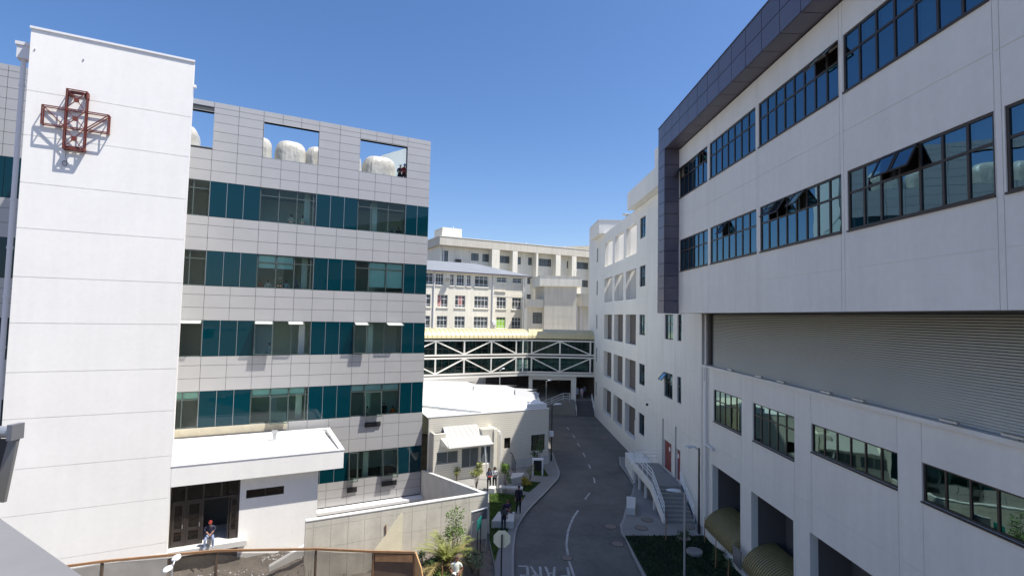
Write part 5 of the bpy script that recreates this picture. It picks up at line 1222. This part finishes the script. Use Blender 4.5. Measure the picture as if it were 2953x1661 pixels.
# ================================================================== people
SKIN = mat('skin', (.32, .17, .11), .6); HAIRD = mat('hair_dark', (.015, .01, .008), .5); EYE = mat('eye_dark', (.01, .01, .01), .3)
CLOTH = {}
def cloth(c):
    if c not in CLOTH: CLOTH[c] = mat('cloth_%d' % len(CLOTH), c, .85, var=.12, vscale=6)
    return CLOTH[c]
POSES = {
 'stand': dict(la=[(-.21, .02, 1.13), (-.2, .12, .90)], ra=[(.21, .02, 1.13), (.2, .10, .90)], lk=(-.10, .02, .49), la_=(-.11, -.02, .08), rk=(.10, .02, .49), ra_=(.12, -.02, .08)),
 'fold': dict(la=[(-.22, .06, 1.14), (.02, .22, 1.10)], ra=[(.22, .06, 1.14), (-.02, .24, 1.14)], lk=(-.10, .02, .49), la_=(-.12, -.02, .08), rk=(.10, .05, .49), ra_=(.13, .06, .08)),
 'belt': dict(la=[(-.28, -.02, 1.14), (-.12, .16, 1.0)], ra=[(.28, -.02, 1.14), (.12, .16, 1.0)], lk=(-.11, .02, .49), la_=(-.14, -.02, .08), rk=(.11, .02, .49), ra_=(.14, -.02, .08)),
 'lean': dict(la=[(-.25, .16, 1.10), (-.12, .40, 1.08)], ra=[(.25, .16, 1.10), (.12, .42, 1.08)], lk=(-.10, .0, .49), la_=(-.10, -.05, .08), rk=(.10, .0, .49), ra_=(.10, -.05, .08), tilt=.22),
 'sit': dict(la=[(-.24, .10, .83), (-.06, .30, .66)], ra=[(.24, .10, .83), (.04, .32, .66)], lk=(-.16, .42, .48), la_=(-.17, .40, .08), rk=(.18, .42, .48), ra_=(.2, .44, .08), drop=.44, tilt=.2),
}
def hand(m, w_, dirv, sd):
    dirv = dirv.normalized(); side = dirv.cross(Vector((0, 0, 1)))
    side = side.normalized() if side.length > .1 else Vector((1, 0, 0)); up = side.cross(dirv).normalized()
    m.tube([w_-dirv*.01, w_+dirv*.04, w_+dirv*.085], [.026, .038, .032], 7)
    for k, (o_, l_) in enumerate(((-.028, .06), (-.010, .072), (.010, .068), (.027, .052))):
        b = w_+dirv*.08+side*o_; m.tube([b, b+dirv*l_*.55-up*.008, b+dirv*l_*.85-up*.03], [.009, .008, .006], 5)
    b = w_+dirv*.03+side*(.03*sd); m.tube([b, b+side*.03*sd+dirv*.02, b+side*.035*sd+dirv*.05-up*.01], [.011, .010, .007], 5)
def person(loc, face, pose, shirt, pants, label, h_=1.7, hair=HAIRD, hat=None, hatm=None, bag=None, long_hair=False, coat=False, girth=1.0, group=None, shoe=(.02, .02, .02), held=None, apron=None, skin=None):
    P = POSES[pose]; dr = P.get('drop', 0); tl = P.get('tilt', 0)
    def T(p):   # upper body tilt about the pelvis
        x, y, z = p; z0 = .93
        if z > z0: y, z = y+math.sin(tl)*(z-z0), z0+math.cos(tl)*(z-z0)
        return Vector((x, y, z-dr))
    J = {}; E = []; RAD = {}; REG = {}
    def j(n, p, r, reg, par=None, raw=False):
        J[n] = Vector(p) if raw else T(p); RAD[n] = r if isinstance(r, tuple) else (r, r); REG[n] = reg
        if par: E.append((par, n))
    g = girth
    j('pel', (0, 0, .95), (.145*g, .11*g), 'p'); j('waist', (0, 0, 1.08), (.13*g, .10*g), 's', 'pel'); j('chest', (0, 0, 1.27), (.155*g, .11*g), 's', 'waist'); j('neckb', (0, .0, 1.42), (.085, .07), 's', 'chest')
    j('neck', (0, .01, 1.48), .05, 'k', 'neckb'); j('jaw', (0, .03, 1.545), (.062, .07), 'k', 'neck'); j('head', (0, .02, 1.61), (.072, .088), 'k', 'jaw'); j('crown', (0, .01, 1.67), (.052, .065), 'k', 'head')
    for s_, a, k, an in ((-1, 'la', 'lk', 'la_'), (1, 'ra', 'rk', 'ra_')):
        sh = 's%d' % s_; j(sh, (.165*s_*g, 0, 1.385), .062, 's', 'neckb')
        raw = False
        pe, pw = P[a][0], P[a][1]
        if pose == 'sit':
            j('e%d' % s_, (pe[0], pe[1], pe[2]), .045, 's', sh, True); j('w%d' % s_, pw, .03, 'k', 'e%d' % s_, True)
        else:
            j('e%d' % s_, pe, .045, 's' if coat or pose != 'belt' else 'k', sh); j('w%d' % s_, pw, .03, 'k', 'e%d' % s_)
        j('h%d' % s_, (.095*s_, 0 if dr == 0 else .03, .90-dr), .095*g, 'p', 'pel', True)
        kk, aa = P[k], P[an]; j('k%d' % s_, kk, .062, 'p', 'h%d' % s_, True); j('a%d' % s_, aa, .045, 'p', 'k%d' % s_, True)
        j('t%d' % s_, (aa[0]*1.08, aa[1]+.15, .035), (.038, .03), 'o', 'a%d' % s_, True)
    names = list(J); me = bpy.data.meshes.new('person'); me.from_pydata([tuple(J[n]) for n in names], [(names.index(a), names.index(b)) for a, b in E], [])
    tmp = bpy.data.objects.new('tmp', me); COL.objects.link(tmp)
    tmp.modifiers.new('s', 'SKIN'); 
    for i, n in enumerate(names):
        v = me.skin_vertices[0].data[i]; v.radius = RAD[n]; v.use_root = (n == 'pel')
    sb = tmp.modifiers.new('u', 'SUBSURF'); sb.levels = 1; sb.render_levels = 1
    bpy.context.view_layer.update(); ev = tmp.evaluated_get(bpy.context.evaluated_depsgraph_get()); em = bpy.data.meshes.new_from_object(ev)
    vs_ = [v.co.copy() for v in em.vertices]; fs_ = [tuple(p.vertices) for p in em.polygons]
    bpy.data.objects.remove(tmp); bpy.data.meshes.remove(me); bpy.data.meshes.remove(em)
    reg_i = {'s': 0, 'p': 1, 'k': 2, 'o': 3}; mi = []
    for f in fs_:
        c = sum((vs_[i] for i in f), Vector())/len(f); best = None
        for a, b in E:
            A, B = J[a], J[b]; d = B-A; t = max(0, min(1, (c-A).dot(d)/max(d.length_squared, 1e-9))); ds = (A+d*t-c).length-(RAD[a][0]*(1-t)+RAD[b][0]*t)*.6
            if best is None or ds < best[0]: best = (ds, REG[b] if t > (.5 if REG[a] != REG[b] else 0) else REG[a])
        rg = best[1]
        if rg in 'sp' and dr == 0 and abs(c.x) < .17*g and .85 < c.z < 1.08: rg = 's' if c.z > .955 else 'p'
        mi.append(reg_i[rg])
    mb = MB(); mb.v = list(vs_); mb.f = list(fs_); nb = len(mb.f)
    for s_ in (-1, 1):
        w_ = J['w%d' % s_]; hand(mb, w_, w_-J['e%d' % s_], -s_)
    hd = J['head']; nb2 = len(mb.f)
    up_ = (J['crown']-J['neck']).normalized(); fw = Vector((0, 1, 0)); fw = (fw-up_*fw.dot(up_)).normalized(); sx = fw.cross(up_)
    mb.prism([hd+fw*.083+up_*.015, hd+fw*.083+sx*.014-up_*.028, hd+fw*.083-sx*.014-up_*.028], tuple(fw*.018-up_*.004))       # nose
    for s_ in (-1, 1): mb.lathe([(.004, -.02), (.011, 0), (.004, .02)], tuple(hd+sx*.077*s_-up_*.01), 6)                 # ears
    nb3 = len(mb.f)
    for s_ in (-1, 1): mb.prism([hd+fw*.084+sx*(.03*s_-.011)+up_*.010, hd+fw*.084+sx*(.03*s_+.011)+up_*.010, hd+fw*.084+sx*(.03*s_+.011)+up_*.019, hd+fw*.084+sx*(.03*s_-.011)+up_*.019], tuple(fw*.003))
    mb.prism([hd+fw*.082-sx*.022-up_*.047, hd+fw*.082+sx*.022-up_*.047, hd+fw*.082+sx*.018-up_*.053, hd+fw*.082-sx*.018-up_*.053], tuple(fw*.004))
    t = mb.build('person', None, None, smooth=True, mats=[cloth(shirt), cloth(pants), skin or SKIN, cloth(shoe), EYE])
    t.data.polygons.foreach_set('material_index', mi+[2]*(nb3-nb)+[4]*(len(mb.f)-nb3))
    def part(m, nm, mm, sm=True):
        o = m.build(nm, mm, None, smooth=sm); o.parent = t; return o
    def cap(r0, z_lo, back, scale=1.0):
        m = MB(); K, N = 6, 14
        for k in range(K+1):
            ph = (math.pi/2)*(k/K)*(1.0)+(-z_lo)*(1-k/K)
            for q in range(N):
                a = q*2*math.pi/N; m.v.append(hd+up_*.012+(sx*math.cos(a)*.083+fw*(math.sin(a)*.1-back))*math.cos(ph)*scale+up_*.10*math.sin(ph)*scale)
        for k in range(K):
            for q in range(N): m.f.append((k*N+q, k*N+(q+1) % N, (k+1)*N+(q+1) % N, (k+1)*N+q))
        return m
    if hat == 'helmet':
        m = cap(0, .05, 0, 1.22); part(m, 'hard_hat', hatm); m = MB(); m.prism([hd+up_*.02+sx*math.cos(a)*.09+fw*(.06+.1*math.sin(a)) for a in [k*math.pi/6 for k in range(7)]], tuple(up_*.01)); part(m, 'hat_brim', hatm, False)
    elif hat == 'cap':
        m = cap(0, -.1, 0, 1.12); part(m, 'cap', hatm); m = MB(); m.prism([hd+up_*.045+sx*math.cos(a)*.075+fw*(.07+.11*math.sin(a)) for a in [k*math.pi/6 for k in range(7)]], tuple(up_*.01)); part(m, 'cap_peak', hatm, False)
    if hat != 'helmet':
        m = cap(0, .05 if not hat else .05, .030, 1.03)
        if long_hair:
            b = hd-fw*.05; m.tube([b+up_*.05, b-up_*.03-fw*.02, b-up_*.14-fw*.03, b-up_*.27-fw*.02], [.085, .095, .095, .05], 12)
            for s_ in (-1, 1): m.tube([hd+sx*.07*s_+up_*.03, hd+sx*.088*s_-up_*.06, hd+sx*.09*s_-up_*.2+fw*.02], [.03, .035, .02], 8)
        part(m, 'hair', hair)
    if coat:
        m = MB(); lp = [(.165*g, 1.1), (.185*g, .95), (.2*g, .72), (.205*g, .62)]
        m.lathe([(a*1.0, z_-dr) for a, z_ in lp], (0, 0, 0), 16, 1.0, .72); part(m, 'coat_skirt', cloth(shirt))
    if bag:
        m = MB(); m.hexa([Vector(q)+Vector((.17, -.16, .82)) for q in ((-.13, -.05, 0), (.1, -.05, 0), (.1, .05, 0), (-.13, .05, 0), (-.12, -.04, .26), (.09, -.04, .26), (.09, .04, .26), (-.12, .04, .26))]); part(m, 'shoulder_bag', cloth(bag), False)
        m = MB(); m.tube([(.17, -.15, 1.05), (.0, -.13, 1.25), (-.13, -.02, 1.45), (-.1, .1, 1.3), (.15, .1, 1.0)], .014, 6); part(m, 'bag_strap', cloth(bag))
    if held:
        m = MB(); c = (J['w-1']+J['w1'])/2+Vector((0, .07, .02)); m.hexa([c+Vector(q) for q in ((-.14, -.02, -.04), (.14, -.02, -.04), (.14, .05, -.03), (-.14, .05, -.03), (-.14, -.02, .04), (.14, -.02, .04), (.14, .05, .05), (-.14, .05, .05))]); part(m, 'folder', cloth(held), False)
    if apron:
        for s_ in (-1, 1):
            pass
        m = MB(); m.tube([(0, 0, .99-dr), (0, 0, 1.03-dr)], .001, 4)
        m = MB(); m.lathe([(.148, 0), (.152, .02), (.148, .05)], (0, .0, .985-dr), 16, 1.0, .78); part(m, 'belt', cloth(apron), False)
    t.location = loc; t.rotation_euler = (0, 0, R(face)-math.pi/2) ; t.scale = (h_/1.7,)*3
    tag(t, label, 'person', group); return t
# face = world angle (deg) the person looks towards; -90 looks back to the camera
WSH, BLK, NAVY, GRY, DK = (.62, .62, .60), (.012, .012, .016), (.02, .025, .07), (.16, .17, .16), (.03, .03, .04)
person((-1.40, 38.42, 0), -75, 'fold', (.05, .06, .10), BLK, 'woman in navy vest and black trousers holding a red folder with folded arms', 1.66, long_hair=True, held=(.5, .05, .04))
person((-.99, 38.62, 0), -80, 'fold', (.55, .56, .56), BLK, 'long haired woman in light top and black trousers, no red folder', 1.68, long_hair=True, held=(.02, .02, .03))
person((.74, 34.28, 0), -95, 'stand', (.012, .011, .02), (.012, .012, .018), 'man dressed all in black standing on the sidewalk facing the camera', 1.76, girth=1.12)
person((-.21, 31.4, 0), 60, 'stand', (.10, .11, .10), (.03, .045, .08), 'woman in grey jacket with dark shoulder bag seen from behind on the sidewalk', 1.62, bag=(.01, .01, .015), long_hair=True)
person((-.02, 33.3, 0), -60, 'sit', (.05, .02, .10), (.08, .03, .035), 'person in purple top sitting on the concrete seat block', 1.65, hair=mat('hair_red', (.12, .03, .015), .5))
wk = L.p(-1.42, -33.05, 0)
person(tuple(wk), -63, 'sit', (.03, .03, .06), (.20, .24, .36), 'worker in red cap, dark shirt and jeans sitting in the entrance doorway', 1.88, hat='cap', hatm=cloth((.22, .02, .015)), shoe=(.3, .28, .26))
st = thing('worker_stool', 'small grey bucket stool under the worker in the entrance doorway', 'stool', tuple(L.p(-1.42, -33.12, 0)))
MB().lathe([(.13, 0), (.15, .38), (.15, .4)], tuple(L.p(-1.42, -33.14, 0)), 14).build('bucket', GALV, st)
KH = cloth((.30, .22, .12))
person((-2.3, 24.2, .05), -85, 'belt', (.66, .70, .60), (.13, .085, .05), 'police officer in cream short sleeved shirt and brown trousers before the palm', 1.74, girth=1.12, apron=(.02, .02, .02), skin=mat('skin_tan', (.25, .10, .06), .6), hair=mat('hair_brown', (.05, .02, .01), .5))
person((-2.28, 22.9, -.05), 80, 'stand', (.66, .70, .60), (.13, .085, .05), 'police officer in white peaked cap seen from behind at the bottom edge', 1.72, girth=1.1, hat='cap', hatm=WHITE)
# window people (grey block) stand on the room floors
def wp(u, k, label, shirt, hat=None, hm=None, face=-27, c=-40.62, pose='lean', h_=1.68):
    z0 = BAND[k][0]-.9+.005
    return person(tuple(L.p(u, c, z0)), face-40, pose, shirt, DK, label, h_, hat=hat, hatm=hm)
HB = mat('helmet_blue', (.03, .16, .55), .35); HW = mat('helmet_white', (.75, .75, .75), .35); HG = mat('helmet_cream', (.6, .62, .45), .4)
wp(2.42, 0, 'worker in white shirt leaning left of the pair in the top floor middle window', (.6, .62, .5))
wp(3.2, 0, 'worker in pale shirt with braces right of the pair in the top floor middle window', (.55, .6, .45))
wp(9.85, 0, 'worker with blue hard hat low in the top floor right window', (.06, .08, .14), 'helmet', HB, h_=1.35)
wp(10.4, 0, 'worker in dark clothes beside the blue helmet in the top floor right window', (.05, .06, .08), h_=1.5)
wp(.6, 1, 'worker in orange red vest at the left end of the crowded second floor window', (.35, .06, .03), h_=1.45)
wp(1.1, 1, 'worker in white shirt and dark braces at the crowded second floor window', (.55, .6, .62), h_=1.5)
wp(1.85, 1, 'worker with cream hard hat in green shirt, tallest in the crowded second floor window', (.10, .16, .12), 'helmet', HG, h_=1.72)
wp(2.28, 1, 'worker in light blue shirt right of the cream helmet at the second floor window', (.4, .5, .55), h_=1.52)
wp(2.95, 1, 'worker with blue hard hat at the right of the crowded second floor window', (.12, .16, .2), 'helmet', HB, h_=1.5)
wp(1.38, 2, 'worker in grey overalls standing in the third band middle window', (.30, .36, .34), c=-41.2, pose='stand', h_=1.7)
wp(8.45, 3, 'person in white shirt behind the open sash of the fourth band right window', (.5, .52, .52), h_=1.55)
wp(9.85, 3, 'dark clothed person standing inside the fourth band right window', (.02, .02, .025), c=-41.0, pose='stand', h_=1.65)
wp(10.42, 3, 'worker in orange vest at the right end of the fourth band window', (.55, .12, .02), h_=1.45)
person(tuple(L.p(10.5, -41.2, 23.35)), -60, 'lean', (.05, .04, .06), DK, 'roof worker with white hard hat in the right roof opening', 1.82, hat='helmet', hatm=HW)
person(tuple(L.p(10.78, -40.95, 23.35)), -60, 'lean', (.25, .02, .03), DK, 'roof worker with blue hard hat and red top in the right roof opening', 1.86, hat='helmet', hatm=HB)
person((9.35, 71.4, 1.6), -90, 'stand', (.45, .5, .62), DK, 'person in long white coat under the bridge, left one at the stair top', 1.7, coat=True)
person((10.0, 71.3, 1.6), -100, 'stand', (.50, .42, .55), (.45, .4, .42), 'person in pink and white uniform beside the white coat under the bridge', 1.65)
person((10.55, 72.6, 1.6), -90, 'stand', (.18, .22, .32), DK, 'person in blue grey shirt deep in the passage under the bridge', 1.7)
person((9.2, 73.3, 1.6), -90, 'stand', (.02, .02, .02), DK, 'dark clothed person in the shade behind the two in coats under the bridge', 1.75)
person(tuple(L.p(22.55, -39.75, .62)), -40, 'stand', (.45, .48, .5), DK, 'person in white coat standing inside the corner window of the cream house', 1.6)
